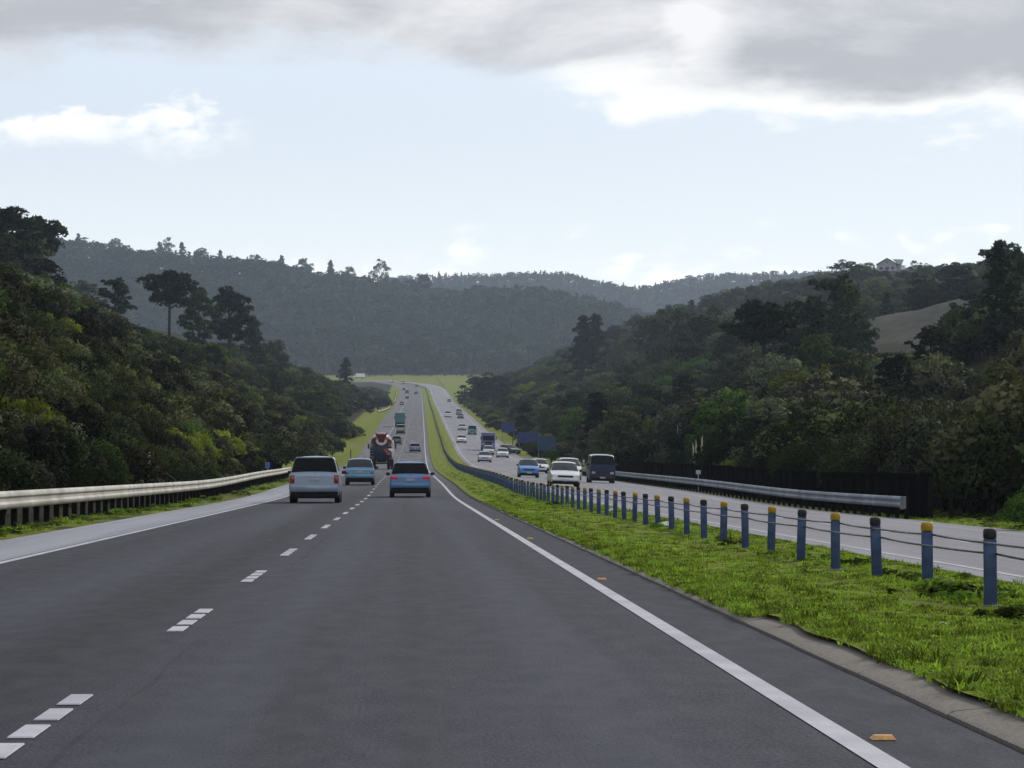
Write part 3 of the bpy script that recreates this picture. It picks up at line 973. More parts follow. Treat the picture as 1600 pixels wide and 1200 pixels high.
TREES['olive'] = [(tree_mesh('round', 440 + j, M['leaf_olive'], M['bark']), 'olive rounded tree') for j in range(3)]


def place_tree(kind, x, d, h, label, group=None, name=None, sink=0.0, var=None, widen=1.0):
    (tm, cm), word = TREES[kind][random.randrange(len(TREES[kind])) if var is None else var]
    nm = {'pine': 'pine_tree', 'umbrella': 'pine_tree', 'tier': 'conifer_tree'}.get(kind, 'tree')
    t = empty(name or nm, (x, d, float(height(x, d)) - sink), random.uniform(0, 6.28))
    t.scale = (h * widen, h * widen, h)
    tag(t, label, 'tree', group)
    link('trunk', tm, t); link('crown', cm, t)
    return t


# ---------------------------------------------------------- geometry-node scatter for masses
def scatter(name, meshes, pts, scl, rot, idx, mats_keep=None):
    """one object that instances a set of plant meshes on a cloud of points"""
    pc = bpy.data.collections.new(name + '_kinds')
    for i, me in enumerate(meshes):
        o = bpy.data.objects.new('%s_kind_%03d' % (name, i), me)
        pc.objects.link(o)
    me = bpy.data.meshes.new(name)
    me.vertices.add(len(pts)); me.vertices.foreach_set('co', np.asarray(pts, np.float32).ravel())
    for k, v, ty in (('scl', scl, 'FLOAT_VECTOR'), ('rot', rot, 'FLOAT'), ('idx', idx, 'INT')):
        at = me.attributes.new(k, ty, 'POINT')
        at.data.foreach_set('vector' if ty == 'FLOAT_VECTOR' else 'value', np.asarray(v, np.int32 if ty == 'INT' else np.float32).ravel())
    ob = link(name, me)
    g = bpy.data.node_groups.new(name, 'GeometryNodeTree')
    g.interface.new_socket('Geometry', in_out='INPUT', socket_type='NodeSocketGeometry')
    g.interface.new_socket('Geometry', in_out='OUTPUT', socket_type='NodeSocketGeometry')
    N = g.nodes
    gi, go = N.new('NodeGroupInput'), N.new('NodeGroupOutput')
    m2p = N.new('GeometryNodeMeshToPoints')
    iop = N.new('GeometryNodeInstanceOnPoints')
    ci = N.new('GeometryNodeCollectionInfo')
    ci.inputs['Collection'].default_value = pc
    ci.inputs['Separate Children'].default_value = True
    ci.inputs['Reset Children'].default_value = True
    def attr(nm, ty):
        a = N.new('GeometryNodeInputNamedAttribute'); a.data_type = ty; a.inputs[0].default_value = nm
        return a.outputs[0]
    cx = N.new('ShaderNodeCombineXYZ')
    L = g.links.new
    L(attr('rot', 'FLOAT'), cx.inputs[2])
    L(gi.outputs[0], m2p.inputs[0]); L(m2p.outputs[0], iop.inputs['Points'])
    L(ci.outputs[0], iop.inputs['Instance'])
    iop.inputs['Pick Instance'].default_value = True
    L(attr('idx', 'INT'), iop.inputs['Instance Index'])
    L(cx.outputs[0], iop.inputs['Rotation'])
    L(attr('scl', 'FLOAT_VECTOR'), iop.inputs['Scale'])
    L(iop.outputs[0], go.inputs[0])
    md = ob.modifiers.new('scatter', 'NODES'); md.node_group = g
    ob['kind'] = 'stuff'
    return ob


# ---------------------------------------------------------- candidates
def jitter_grid(x0, x1, y0, y1, step_x, step_y):
    xs = np.arange(x0, x1, step_x); ys = np.arange(y0, y1, step_y)
    X, Y = np.meshgrid(xs, ys)
    X = X + (rng.random(X.shape) - .5) * step_x * 1.1; Y = Y + (rng.random(X.shape) - .5) * step_y * 1.1
    return X.ravel(), Y.ravel()


cand = []       # dict rows: x, d, h, kind ('shrub'/'tree'), variant, widen
def add_c(s, d, h, kind, var, wd):
    x = s + axis(d)
    z = height(x, d)
    for i in range(len(s)):
        cand.append((x[i], d[i], z[i], h[i], kind, int(var[i]) if not isinstance(var[i], str) else var[i], wd[i]))


def pick(weights, n):
    w = np.array(weights, float); w /= w.sum()
    return rng.choice(len(w), n, p=w)


# tone order: dark, olive, green, grey, yellow, brown ; styles round, ragged, upright
def shrub_var(tw, sw, n): return pick(tw, n) * 3 + pick(sw, n)

# left bank, low scrub
s, d = jitter_grid(-31, -11.4, 40, 250, 2.1, 2.7)
n = len(s)
low = s > -14.0
h = np.where(low, 1.2 + 1.2 * rng.random(n), 1.4 + 1.5 * rng.random(n) ** 1.5)
tv = np.where(low, shrub_var([4, 2, 2.4, .5, 2.2, .8], [3, 4, 3], n), shrub_var([2.2, 6, .8, .7, .25, 2.2], [5, 4, 1], n))
add_c(s, d, h, 'shrub', tv, 0.8 + .4 * rng.random(n))
s, d = jitter_grid(-31, -12.4, 250, 620, 2.6, 3.8)
n = len(s)
keep = rng.random(n) < np.where(d < 520, 1, 0.85)
s, d = s[keep], d[keep]; n = len(s)
add_c(s, d, 1.5 + 1.8 * rng.random(n) ** 1.4, 'shrub', shrub_var([2.2, 6, .7, .7, .2, 2.4], [6, 3, 1], n), 0.85 + .45 * rng.random(n))
# left bank, above the crest: taller and greener
s, d = jitter_grid(-75, -31, 120, 640, 4.2, 5.5)
n = len(s)
add_c(s, d, 2.2 + 3.0 * rng.random(n) ** 1.6, 'shrub', shrub_var([4, 2.2, 3.2, .6, .5, 1], [4, 3, 3], n), 0.9 + .5 * rng.random(n))
# hill behind on the left
s, d = jitter_grid(-125, -15.8, 640, 1100, 4.6, 7.5)
n = len(s)
add_c(s, d, 2.5 + 4.0 * rng.random(n) ** 1.6, 'shrub', shrub_var([4.5, 2.5, 3.4, .6, .7, 1], [4, 3, 3], n), 0.9 + .5 * rng.random(n))
s, d = jitter_grid(-75, -14.5, 1060, 1700, 6.5, 12)
keep = rng.random(len(s)) < np.where(s > -40, .85, .55)
s, d = s[keep], d[keep]; n = len(s)
keep = np.ones(n, bool)
add_c(s, d, 2.4 + 2.6 * rng.random(n), 'shrub', shrub_var([4.5, 2.5, 2.4, .6, .3, 1], [4, 3, 2], n), 1.2 + .5 * rng.random(n))
# right: hedge that stands behind the black fence
s, d = jitter_grid(21.2, 28, 88, 330, 2.1, 2.5)
n = len(s)
gap = (d < 108) & (s < 22.6)
s, d = s[~gap], d[~gap]; n = len(s)
tv = np.where(d < 140, shrub_var([9, .8, .3, .3, .01, .3], [6, 3, 1], n), shrub_var([5, 2.4, .8, 1.6, .2, 1.8], [5, 4, 1], n))
add_c(s, d, np.where(d < 125, 2.8, 2.1) + 1.3 * rng.random(n), 'shrub', tv, 0.8 + .35 * rng.random(n))
# right: slope of mixed bush and trees
s, d = jitter_grid(26, 62, 110, 420, 3.3, 4.2)
n = len(s)
add_c(s, d, 2.2 + 3.0 * rng.random(n) ** 1.5, 'shrub', shrub_var([2.6, 3, 1.6, 3, .5, 2.4], [4, 4, 2], n), 0.95 + .5 * rng.random(n))
s, d = jitter_grid(62, 130, 280, 560, 5, 6.5)
keep = clearing(s + axis(d), d) < .2
s, d = s[keep], d[keep]; n = len(s)
add_c(s, d, 2.5 + 3.0 * rng.random(n) ** 1.5, 'shrub', shrub_var([2.6, 2.6, 2, 2.6, .5, 1.6], [4, 4, 2], n), 1.0 + .5 * rng.random(n))
s, d = jitter_grid(21, 62, 420, 1500, 4.6, 8)
n = len(s)
hh = np.where(s < 28, 1.2 + 1.4 * rng.random(n), 2.0 + 3.2 * rng.random(n) ** 1.5)
add_c(s, d, hh, 'shrub', shrub_var([2.2, 2.6, 2.8, 2.4, .9, 1.4], [4, 4, 2], n), 1.0 + .5 * rng.random(n))
s, d = jitter_grid(62, 300, 560, 1500, 7.0, 10)
n = len(s)
x = s + axis(d)
glade = np.exp(-(((s - 60) / 22) ** 2 + ((d - 1330) / 90) ** 2)) + np.exp(-(((x - px_to_x(1290, 1180)) / 22) ** 2 + ((d - 1180) / 50) ** 2))
keep = (clearing(x, d) < 0.2) & (s < 0.24 * d + 15) & (glade < 0.28 + .25 * rng.random(n)) & (d + .55 * np.clip(s - 24, 0, None) < 1660)
s, d = s[keep], d[keep]; n = len(s)
tk = np.array(['round', 'open', 'green', 'olive', 'tier', 'pine'])[pick([2.6, 3, 2, 3.6, .5, .7], n)]
add_c(s, d, 4.5 + 4.5 * rng.random(n) ** 1.4, 'tree', tk, 1.05 + .45 * rng.random(n))
# taller trees sprinkled over the nearer slopes
s, d = jitter_grid(30, 130, 150, 620, 12, 15)
x = s + axis(d)
keep = (clearing(x, d) < 0.1) & (rng.random(len(s)) < 0.7) & ~((abs(s - 80) < 34) & (d > 430) & (d < 575))
s, d = s[keep], d[keep]; n = len(s)
tk = np.array(['round', 'open', 'green', 'tier', 'pine', 'olive'])[pick([2.5, 3.4, 2, 1, 1, 2.6], n)]
add_c(s, d, 4.5 + 3.5 * rng.random(n), 'tree', tk, 1.0 + .3 * rng.random(n))
s, d = jitter_grid(-130, -36, 260, 900, 13, 22)
n = len(s)
keep = rng.random(n) < 0.5
s, d = s[keep], d[keep]; n = len(s)
tk = np.array(['round', 'open', 'green', 'tier', 'pine', 'olive'])[pick([4, 1.2, 3, .8, 1, 1.5], n)]
add_c(s, d, 4.5 + 4.0 * rng.random(n), 'tree', tk, 1.0 + .3 * rng.random(n))

# plants on a skyline grow no taller than the outline of that hill
_sk_x = [-200, 0, 60, 80, 100, 160, 200, 250, 300, 350, 400, 450, 500, 530, 580, 600, 606, 620, 735, 760, 830, 870, 900, 950, 1000, 1100, 1200, 1300, 1345, 1360, 1425, 1440, 1500, 1600, 1800]
_sk_y = [390, 405, 420, 438, 452, 485, 505, 522, 535, 535, 530, 552, 584, 594, 601, 611, 632, 650, 605, 588, 572, 545, 522, 505, 487, 453, 436, 425, 418, 421, 421, 417, 411, 398, 392]
clip = []
for (x, d, z, h, kind, var, wd) in cand:
    lim = np.interp(800 + F * x / d, _sk_x, _sk_y) + random.random() ** 2 * 16
    pxx = 800 + F * x / d
    if 250 < d < 545 and axis(d) - 31.5 < x < axis(d) - 8:          # the scrub bank hides little of the hill behind it
        lim = max(lim, np.interp(pxx, [-200, 0, 100, 200, 330, 430, 470, 515, 560], [470, 492, 512, 538, 580, 622, 642, 682, 712]) - random.random() * 5)
    if 1315 < pxx < 1510 and d < 660:        # low growth in front of the bare slope
        lim = max(lim, 556 - 8 * random.random() - .12 * max(0, pxx - 1440))
    if 1480 < pxx < 1620 and d < 300: lim = max(lim, 645)
    if 1100 < pxx <= 1480 and d < 250: lim = max(lim, 622)
    if 1025 < pxx < 1132 and 150 < d < 330:
        lim = max(lim, 724 if d < 250 else 700)
    hm = (HOR - lim) * d / F - z
    if hm < 0.8: continue
    h2 = min(h, hm)
    if kind == 'tree' and h2 < 2.2: continue
    clip.append((x, d, z, h2, kind, var, wd * min(1.35, (h / h2) ** .5)))
cand = clip
# which of them show, and how large: a coarse painter's pass over the picture
cand.sort(key=lambda c: c[1])
pxs = np.array([800 + F * c[0] / c[1] for c in cand])
tops = np.array([HOR - F * (c[2] + c[3]) / c[1] for c in cand])
bots = np.array([HOR - F * (c[2]) / c[1] for c in cand])
wid = np.array([F * c[3] * 0.5 * c[6] / c[1] for c in cand])
inside = (pxs + wid > -140) & (pxs - wid < 1740)
cover = np.zeros((300, 400), bool)
horiz = np.full(480, 2000.0)
seen = np.zeros(len(cand))
last = 0.0
hx_px = np.linspace(-150, 1750, 480)
for i, c in enumerate(cand):
    if not inside[i]: continue
    while last + 12 < c[1]:
        last += 12
        xx = (hx_px - 800) * last / F
        yy = HOR - F * height(xx, np.full_like(xx, last)) / last
        horiz = np.minimum(horiz, yy)
    hi = horiz[int(np.clip((pxs[i] + 150) / 1900 * 479, 0, 479))]
    b = min(bots[i], hi)
    if tops[i] > b: continue
    x0, x1 = int((pxs[i] - wid[i]) / 4), int((pxs[i] + wid[i]) / 4) + 1
    y0, y1 = int(tops[i] / 4), int(b / 4) + 1
    x0, x1, y0, y1 = max(x0, 0), min(x1, 400), max(y0, 0), min(y1, 300)
    if x1 <= x0 or y1 <= y0: continue
    reg = cover[y0:y1, x0:x1]
    seen[i] = (~reg).sum() * 16
    mx, my = (x1 - x0) // 5, (y1 - y0) // 5
    cover[y0 + my:y1, x0 + mx:x1 - mx] = True

isshrub = np.array([c[4] == 'shrub' for c in cand])
def top_n(mask, n):
    ii = np.where(mask & (seen > 90))[0]
    return set(ii[np.argsort(-seen[ii])][:n].tolist())
single_shrubs = top_n(isshrub, 290)
single_trees = top_n(~isshrub, 230)


def zone(s, d, left):
    if left:
        if d < 250: return 'at the foot of the left bank behind the pale guardrail' if s > -14 else ('partway up the left bank above the pale guardrail' if s > -24 else 'near the crest of the left bank')
        if d < 640: return 'on the far end of the left bank' if s > -31 else 'on the slope above the left bank'
        return 'on the hill behind the left bank'
    if s < 28 and d < 335: return 'behind the black fence on the right' if d > 107 else 'past the open end of the black fence'
    if d < 430: return 'on the lower right hillside above the black fence'
    if d < 700: return 'on the right hillside around the bare slope'
    return 'high on the distant right hillside' if s > 62 else 'beside the far stretch of the oncoming road'


LAND = [(8, 385, 'the ragged pine at the left edge'), (262, 475, 'the bare stemmed pine'), (180, 465, 'the broad pine left of the bare stem'), (355, 490, 'the dark bushy pine'), (396, 520, 'the small conifer on the left slope'),
        (490, 622, 'the two black trees'), (60, 782, 'the left end of the pale guardrail'), (150, 775, 'the near half of the pale guardrail'), (229, 722, 'the single cream plume'), (330, 765, 'the far half of the pale guardrail'),
        (418, 737, 'the small blue marker sign'), (494, 740, 'the silver blue people mover'), (563, 725, 'the pale blue hatchback'), (596, 695, 'the mixer truck'), (606, 632, 'the curved white rail'), (60, 430, 'the dark upper left clump'),
        (1198, 510, 'the flat topped pine'), (1306, 490, 'the tallest dark pine'), (1562, 500, 'the very tall conifer'), (1512, 540, 'the thin layered conifer'), (1452, 565, 'the broad pine'), (1420, 515, 'the bare slope'),
        (1390, 408, 'the hilltop house'), (1092, 756, 'the pale marker sign'), (1403, 797, 'the flared guardrail end'), (1467, 795, 'the short timber post'), (1096, 708, 'the cream plumes'), (938, 748, 'the navy van'),
        (825, 680, 'the widest blue sign'), (792, 664, 'the furthest blue sign'), (854, 690, 'the nearest blue sign'), (922, 525, 'the conifer pair'), (752, 612, 'the tip of the spur'), (1190, 690, 'the bright green young tree'),
        (985, 738, 'the far end of the black fence'), (1250, 745, 'the middle of the black fence'), (1572, 790, 'the low leafy bush'), (820, 648, 'the small pointed conifer'), (936, 650, 'the dark pointed conifer'), (1328, 425, 'the yellow green hilltop tree'), (1282, 430, 'the tiny skyline tree')]
def beside(x, d, z, h):
    px, py = 800 + F * x / d, HOR - F * (z + h * .5) / d
    b = min(LAND, key=lambda L: (L[0] - px) ** 2 + ((L[1] - py) * 1.2) ** 2)
    dx, dy = px - b[0], py - b[1]
    if abs(dx) > 1.2 * abs(dy): w = 'left of' if dx < 0 else 'right of'
    else: w = 'above' if dy < 0 else 'below'
    return w + ' ' + b[2]
NAMED = []
sh_pts, sh_scl, sh_rot, sh_idx = [], [], [], []
tr_pts, tr_scl, tr_rot, tr_idx = [], [], [], []
tree_kinds = ['round', 'open', 'green', 'olive', 'tier', 'pine']
for i, c in enumerate(cand):
    if not inside[i]: continue
    x, d, z, h, kind, var, wd = c
    s_ = x - float(axis(d))
    size = 'small ' if h < 2.0 else ('tall ' if h > 3.3 else '')
    if kind == 'shrub':
        me, tw, sw = (SHRUBS_NEAR if d < 190 else SHRUBS)[var]
        if i in single_shrubs:
            o = link('shrub', me)
            o.location = (x, d, z - 0.05 * h); o.rotation_euler = (0, 0, random.uniform(0, 6.28)); o.scale = (h * wd, h * wd, h)
            zz = zone(s_, d, s_ < 0)
            tag(o, '%s%s %s shrub %s' % (size, sw, tw, beside(x, d, z, h)), 'shrub', 'shrubs ' + zz)
            NAMED.append((o, d))
        else:
            sh_pts.append((x, d, z - .05 * h)); sh_scl.append((h * wd, h * wd, h)); sh_rot.append(random.uniform(0, 6.28)); sh_idx.append(var)
    else:
        if i in single_trees:
            zz = zone(s_, d, s_ < 0)
            sz = 'short' if h < 5.5 else ('tall' if h > 7.5 else 'medium')
            vv = random.randrange(len(TREES[var]))
            word = TREES[var][vv][1]
            o = place_tree(var, x, d, h, '%s %s %s' % (sz, word, beside(x, d, z, h)), 'trees ' + zz, None, 0.04 * h, vv, wd)
            NAMED.append((o, d))
        else:
            k = tree_kinds.index(var)
            tr_pts.append((x, d, z - .04 * h)); tr_scl.append((h * wd, h * wd, h)); tr_rot.append(random.uniform(0, 6.28)); tr_idx.append(k * 3 + random.randrange(3))

# where a description fits two plants, say which is the nearer
_by = {}
for o, d in NAMED: _by.setdefault(o['label'], []).append((d, o))
for lb, L in _by.items():
    if len(L) > 1:
        L.sort(key=lambda q: q[0])
        ORD = 'nearest|second nearest|third nearest|fourth nearest|fifth nearest|sixth nearest|seventh nearest|eighth nearest|ninth nearest|tenth nearest|eleventh nearest|twelfth nearest|thirteenth nearest|fourteenth nearest|fifteenth nearest|sixteenth nearest|seventeenth nearest|eighteenth nearest'.split('|')
        n_ = len(L)
        for q, (dd_, o) in enumerate(L):
            if n_ == 2: o['label'] = ('nearer ', 'farther ')[q] + lb
            elif q == n_ - 1: o['label'] = 'farthest ' + lb
            elif q < len(ORD): o['label'] = ORD[q] + ' ' + lb
            else: o['label'] = 'far off ' + lb
scatter('scrub', [m for m, a, b in SHRUBS], sh_pts, sh_scl, sh_rot, sh_idx)


def joined(tm, cm):
    V, Fq, tone, N, tv, tf, bm_ = RAW[cm.name]
    tf = np.array([f for f in tf if len(f) == 4])
    k = len(V)
    mi = np.zeros(len(Fq) + len(tf), int); mi[len(Fq):] = 1
    return tri_mesh('woodland_tree', np.concatenate([V, tv]), np.concatenate([Fq, tf + k]), np.concatenate([tone, np.zeros(len(tv))]),
                    [cm.materials[0], bm_], mi, np.concatenate([N, np.tile([0.3, -.6, .7], (len(tv), 1))]))


wl = []
for k in tree_kinds:
    for j in range(3):
        (tm, cm), w_ = TREES[k][j]
        wl.append(joined(tm, cm))

# distant forest on the ridges: same object as the rest of the woodland
ft = [far_tree_mesh('spire', 500 + i) for i in range(5)] + [far_tree_mesh('round', 520 + i) for i in range(6)]
nb = len(wl)
def ridge_trees(p0, p1, d0, d1, step, hmin, hmax, spire):
    xs, ys = [], []
    dq = d0
    while dq < d1:
        xa, xb = px_to_x(p0, dq), px_to_x(p1, dq)
        q = np.arange(xa, xb, step)
        xs.append(q + (rng.random(len(q)) - .5) * step); ys.append(dq + (rng.random(len(q)) - .5) * step)
        dq += step
    x = np.concatenate(xs); d = np.concatenate(ys); n = len(x)
    z = height(x, d)
    h = hmin + (hmax - hmin) * rng.random(n) ** 1.8
    w = (0.85 + .5 * rng.random(n)) * h
    isp = rng.random(n) < spire
    ix = np.where(isp, rng.integers(0, 5, n), 5 + rng.integers(0, 6, n)) + nb
    for i in range(n):
        tr_pts.append((x[i], d[i], z[i] - .5)); tr_scl.append((w[i] * (.8 if isp[i] else 1.3), w[i] * (.8 if isp[i] else 1.3), h[i])); tr_rot.append(random.uniform(0, 6.28)); tr_idx.append(int(ix[i]))
ridge_trees(-160, 1180, 2345, 2960, 9.5, 9, 20, 0.35)
ridge_trees(600, 1760, 3900, 4560, 12.0, 9, 15.5, 0.65)
# the foot of the far wood straggles out over the grassy saddle
for q in range(170):
    dq = random.uniform(2255, 2350); x = px_to_x(random.uniform(430, 800), dq)
    if wob(x, dq * .4, 26, 0.8) < 0.15 and random.random() < .8: continue
    if abs(x - float(axis(dq)) - float(bend(dq)) - 4) < 30: continue
    hq = random.uniform(2.0, 7.5)
    tr_pts.append((x, dq, float(height(x, dq)) - .3)); tr_scl.append((hq * 1.5, hq * 1.5, hq)); tr_rot.append(random.uniform(0, 6.28)); tr_idx.append(nb + 5 + random.randrange(6))
scatter('woodland', wl + ft, tr_pts, tr_scl, tr_rot, tr_idx)


def tree_px(kind, px, d, top_y, label, var=None, widen=1.0, sink=0.0):
    """a tree whose foot stands on the ground in that direction at distance d and whose tip reaches row top_y"""
    x = px_to_x(px, d)
    h = (HOR - top_y) * d / F - float(height(x, d)) + sink
    return place_tree(kind, x, d, h, label, None, None, sink, var, widen)


# trees that stand out one by one
tree_px('umbrella', 262, 560, 420, 'tall bare stemmed pine with a lopsided crown standing on the left slope', 0, 0.95)
tree_px('pine', 180, 520, 438, 'broad dark pine left of the tall bare stemmed pine', 0, 1.15)
tree_px('pine', 312, 600, 452, 'thin pine close to the right of the tall bare stemmed pine', 1, 0.9)
tree_px('pine', 355, 640, 455, 'dark bushy pine third to the right along the left slope', 2, 1.15)
tree_px('tier', 396, 700, 497, 'small dark conifer at the lower end of the left slope', 0, 0.95)
tree_px('round', 128, 900, 436, 'faint rounded tree in the haze behind the left slope', 0, 1.2)
tree_px('round', 20, 470, 352, 'big dark tree at the upper left edge of the hillside', 1, 1.25)
tree_px('umbrella', 60, 500, 338, 'open crowned tree topping the dark clump at the upper left', 1, 1.1)
tree_px('pine', 8, 430, 330, 'ragged tall pine at the very left edge of the skyline', 3, 1.2)
tree_px('round', 58, 430, 400, 'dark rounded tree below the upper left clump', 2, 1.3)
tree_px('round', 95, 520, 440, 'low dark tree at the right foot of the upper left clump', 3, 1.3)
tree_px('round', -25, 380, 360, 'dense dark tree half cut by the left edge of the view', 0, 1.3)
tree_px('round', 425, 820, 530, 'rounded dark tree at the nose of the left hill', 0, 1.2)
tree_px('tier', 540, 1000, 560, 'single dark pointed tree beside the far left verge', 1, 0.9)
tree_px('round', 480, 560, 606, 'black rounded tree in front of the end of the left hill', 1, 1.8)
tree_px('round', 498, 575, 612, 'wide black tree leaning out over the end of the left bank', 2, 1.9)
tree_px('round', 578, 900, 636, 'small dark tree on the verge beside the curved white rail', 3, 1.7)
# right
tree_px('umbrella', 1198, 360, 468, 'wide flat topped dark pine on the right hillside', 0, 1.3)
tree_px('pine', 1306, 400, 438, 'tallest dark pine right of the flat topped pine', 0, 1.05)
tree_px('pine', 1270, 420, 478, 'dark pine squeezed between the flat topped pine and the tallest pine', 1, 1.1)
tree_px('tier', 1562, 290, 384, 'very tall layered conifer near the right edge', 0, 0.85)
tree_px('tier', 1592, 330, 392, 'second layered conifer at the right edge behind the tall one', 1, 0.8)
tree_px('tier', 1512, 310, 486, 'thin layered conifer with gaps left of the very tall conifer', 2, 0.75)
tree_px('pine', 1452, 280, 515, 'broad dark pine in front of the bare slope', 2, 1.35)
tree_px('pine', 1395, 260, 560, 'low dark pine below the bare slope', 4, 1.3)
tree_px('pine', 1240, 440, 476, 'slim dark pine just left of the tallest dark pine', 3, 0.9)
tree_px('open', 1158, 400, 545, 'pale loose tree below the flat topped pine', 1, 1.1)
tree_px('pine', 1348, 430, 500, 'ragged pine on the near edge of the bare slope', 2, 0.9)
tree_px('round', 1052, 760, 478, 'dark rounded tree on the middle of the right spur', 2, 1.1)
tree_px('pine', 1010, 860, 500, 'small pine on the right spur beside the conifer pair', 0, 1.0)
tree_px('round', 1100, 640, 486, 'dark rounded tree left of the flat topped pine', 1, 1.2)
tree_px('tier', 1420, 255, 575, 'small layered conifer below the broad pine', 1, 0.9)
tree_px('pine', 1540, 330, 470, 'dark pine half behind the very tall conifer', 4, 0.9)
tree_px('tier', 912, 950, 497, 'pair end conifer, left of two on the right spur', 0, 1.05)
tree_px('tier', 932, 980, 492, 'pair end conifer, right of two on the right spur', 3, 1.0)
tree_px('tier', 935, 420, 615, 'dark pointed conifer behind the blue signs', 1, 1.6)
tree_px('tier', 822, 640, 630, 'small dark pointed conifer above the blue signs', 2, 1.7)
tree_px('round', 750, 1180, 585, 'dark rounded tree where the right spur meets the oncoming road', 1, 1.9)
tree_px('round', 772, 1050, 586, 'dark rounded tree just right of the spur tip', 2, 1.8)
tree_px('green', 1190, 200, 650, 'bright green young tree behind the black fence', 1, 1.3)
tree_px('green', 1140, 230, 612, 'mid green young tree above the cream plumes', 2, 1.2)
tree_px('green', 1328, 1120, 407, 'yellow green rounded tree left of the hilltop house', 0, 1.9)
tree_px('green', 1352, 1130, 410, 'low green tree against the wall of the hilltop house', 1, 1.7)
tree_px('open', 1282, 1170, 424, 'tiny spreading tree alone on the right skyline', 0, 1.4)
tree_px('round', 1490, 800, 408, 'dark skyline tree right of the hilltop house', 0, 1.5)
tree_px('round', 1440, 1000, 410, 'small skyline tree just right of the hilltop house', 1, 1.5)
tree_px('umbrella', 1568, 640, 380, 'rounded skyline tree near the right edge', 2, 1.2)
# skyline of the far ridge
for (px, ty, k, lb) in [(122, 366, 'tier', 'pointed tree at the left end of the hazy far ridge'), (98, 374, 'round', 'rounded tree at the left end of the hazy far ridge'), (178, 371, 'round', 'twin crowned tree on the hazy far ridge'),
                        (258, 374, 'round', 'tallest rounded tree on the left part of the far ridge'), (284, 379, 'tier', 'pointed tree beside the tallest rounded ridge tree'), (312, 386, 'round', 'wide rounded tree on the far ridge'),
                        (343, 391, 'tier', 'thin spire tree alone on the far ridge'), (398, 396, 'round', 'rounded tree near the middle of the far ridge'), (440, 400, 'tier', 'spire tree near the middle of the far ridge'),
                        (475, 402, 'round', 'broad tree on the descending far ridge'), (516, 408, 'tier', 'pointed tree on the descending far ridge'), (545, 415, 'round', 'rounded tree left of the lone tall ridge tree'),
                        (595, 407, 'open', 'lone tall loose tree on the far ridge skyline'), (660, 426, 'round', 'last tall tree at the low end of the far ridge'), (640, 434, 'round', 'small tree at the low end of the far ridge')]:
    tree_px(k, px, 2890, ty, lb, None, 0.8 if k == 'tier' else 0.85, 3.0)

# ---------------------------------------------------------- plume grass
def plume_plant(px, d, h, n, label, ds=0.0):
    x = px_to_x(px, d); z = float(height(x, d))
    t = empty('plume_grass', (x, d, z)); tag(t, label, 'plant', 'cream plumed grasses on the banks')
    lv = MB()
    for i in range(40):
        th = random.uniform(0, 6.28); ln = h * random.uniform(.35, .6); o = random.uniform(.3, .6) * h
        a = Vector((math.cos(th), math.sin(th), 0)); sd = Vector((-a.y, a.x, 0)) * .02
        p = [Vector((0, 0, 0)), a * o * .4 + Vector((0, 0, ln * .8)), a * o * .8 + Vector((0, 0, ln)), a * o * 1.2 + Vector((0, 0, ln * .7))]
        for q in range(3):
            lv.add([p[q] - sd, p[q] + sd, p[q + 1] + sd * .8, p[q + 1] - sd * .8], [(0, 1, 2, 3)])
    lv.obj('leaves', M['leaf_grey'], t)
    for i in range(n):
        mb = MB()
        bx, by = random.uniform(-.35, .35), random.uniform(-.2, .2)
        hh = h * random.uniform(.8, 1.05)
        mb.tube([(bx * .3, by * .3, 0), (bx * .8, by, hh * .55)], .01, 4)
        mb.tube([(bx * .8, by, hh * .5), (bx * .9, by, hh * .65), (bx, by, hh * .85), (bx * 1.15, by, hh)], [.02, .06, .055, .008], 6)
        mb.obj('plume', M['plume'], t, 60)
plume_plant(1090, 222, 3.4, 3, 'cream plumed grass of three tall plumes above the black fence')
plume_plant(1103, 220, 3.3, 2, 'cream plumed grass of two plumes right of the three plumes')
plume_plant(1062, 330, 4.0, 5, 'pale bushy plumed grass higher up behind the fence')
plume_plant(1080, 335, 3.6, 4, 'plumed grass of drooping plumes beside the pale bushy one')
plume_plant(230, 126, 1.9, 1, 'single cream plume rising behind the pale guardrail')
plume_plant(210, 128, 1.4, 1, 'short single plume low behind the pale guardrail')

# ---------------------------------------------------------- grass on the median and verge
def tuft_mesh(seed, n, h):
    r = random.Random(seed)
    V, Fq, tn = [], [], []
    for i in range(n):
        th = r.uniform(0, 6.28); lean = r.uniform(.1, .9)
        a = Vector((math.cos(th), math.sin(th), 0)); sd = Vector((-a.y, a.x, 0)) * r.uniform(.003, .006)
        b0 = Vector((r.uniform(-.05, .05), r.uniform(-.05, .05), -.01)); hh = h * r.uniform(.5, 1.1)
        m_ = b0 + a * hh * lean * .35 + Vector((0, 0, hh * .6)); t_ = b0 + a * hh * lean + Vector((0, 0, hh * (1 - .35 * lean)))
        k = len(V)
        V += [b0 - sd, b0 + sd, m_ + sd * .8, m_ - sd * .8, t_ + sd * .1, t_ - sd * .1]
        Fq += [(k, k + 1, k + 2, k + 3), (k + 3, k + 2, k + 4, k + 5)]
        q = r.random(); tn += [q] * 6
    return tri_mesh('grass_tuft', np.array([v[:] for v in V]), np.array(Fq), np.array(tn), [M['blade']])
def weed_mesh(seed):
    r = np.random.default_rng(seed)
    C = r.normal(size=(9, 3)) * np.array([.10, .10, .03]) + np.array([0, 0, .06])
    V, Fq, tone, N = leaf_cloud(C, np.full(9, .05), 16, .03, r, .6, 1.6)
    return tri_mesh('weed', V, Fq, tone, [M['weed']], None, N)
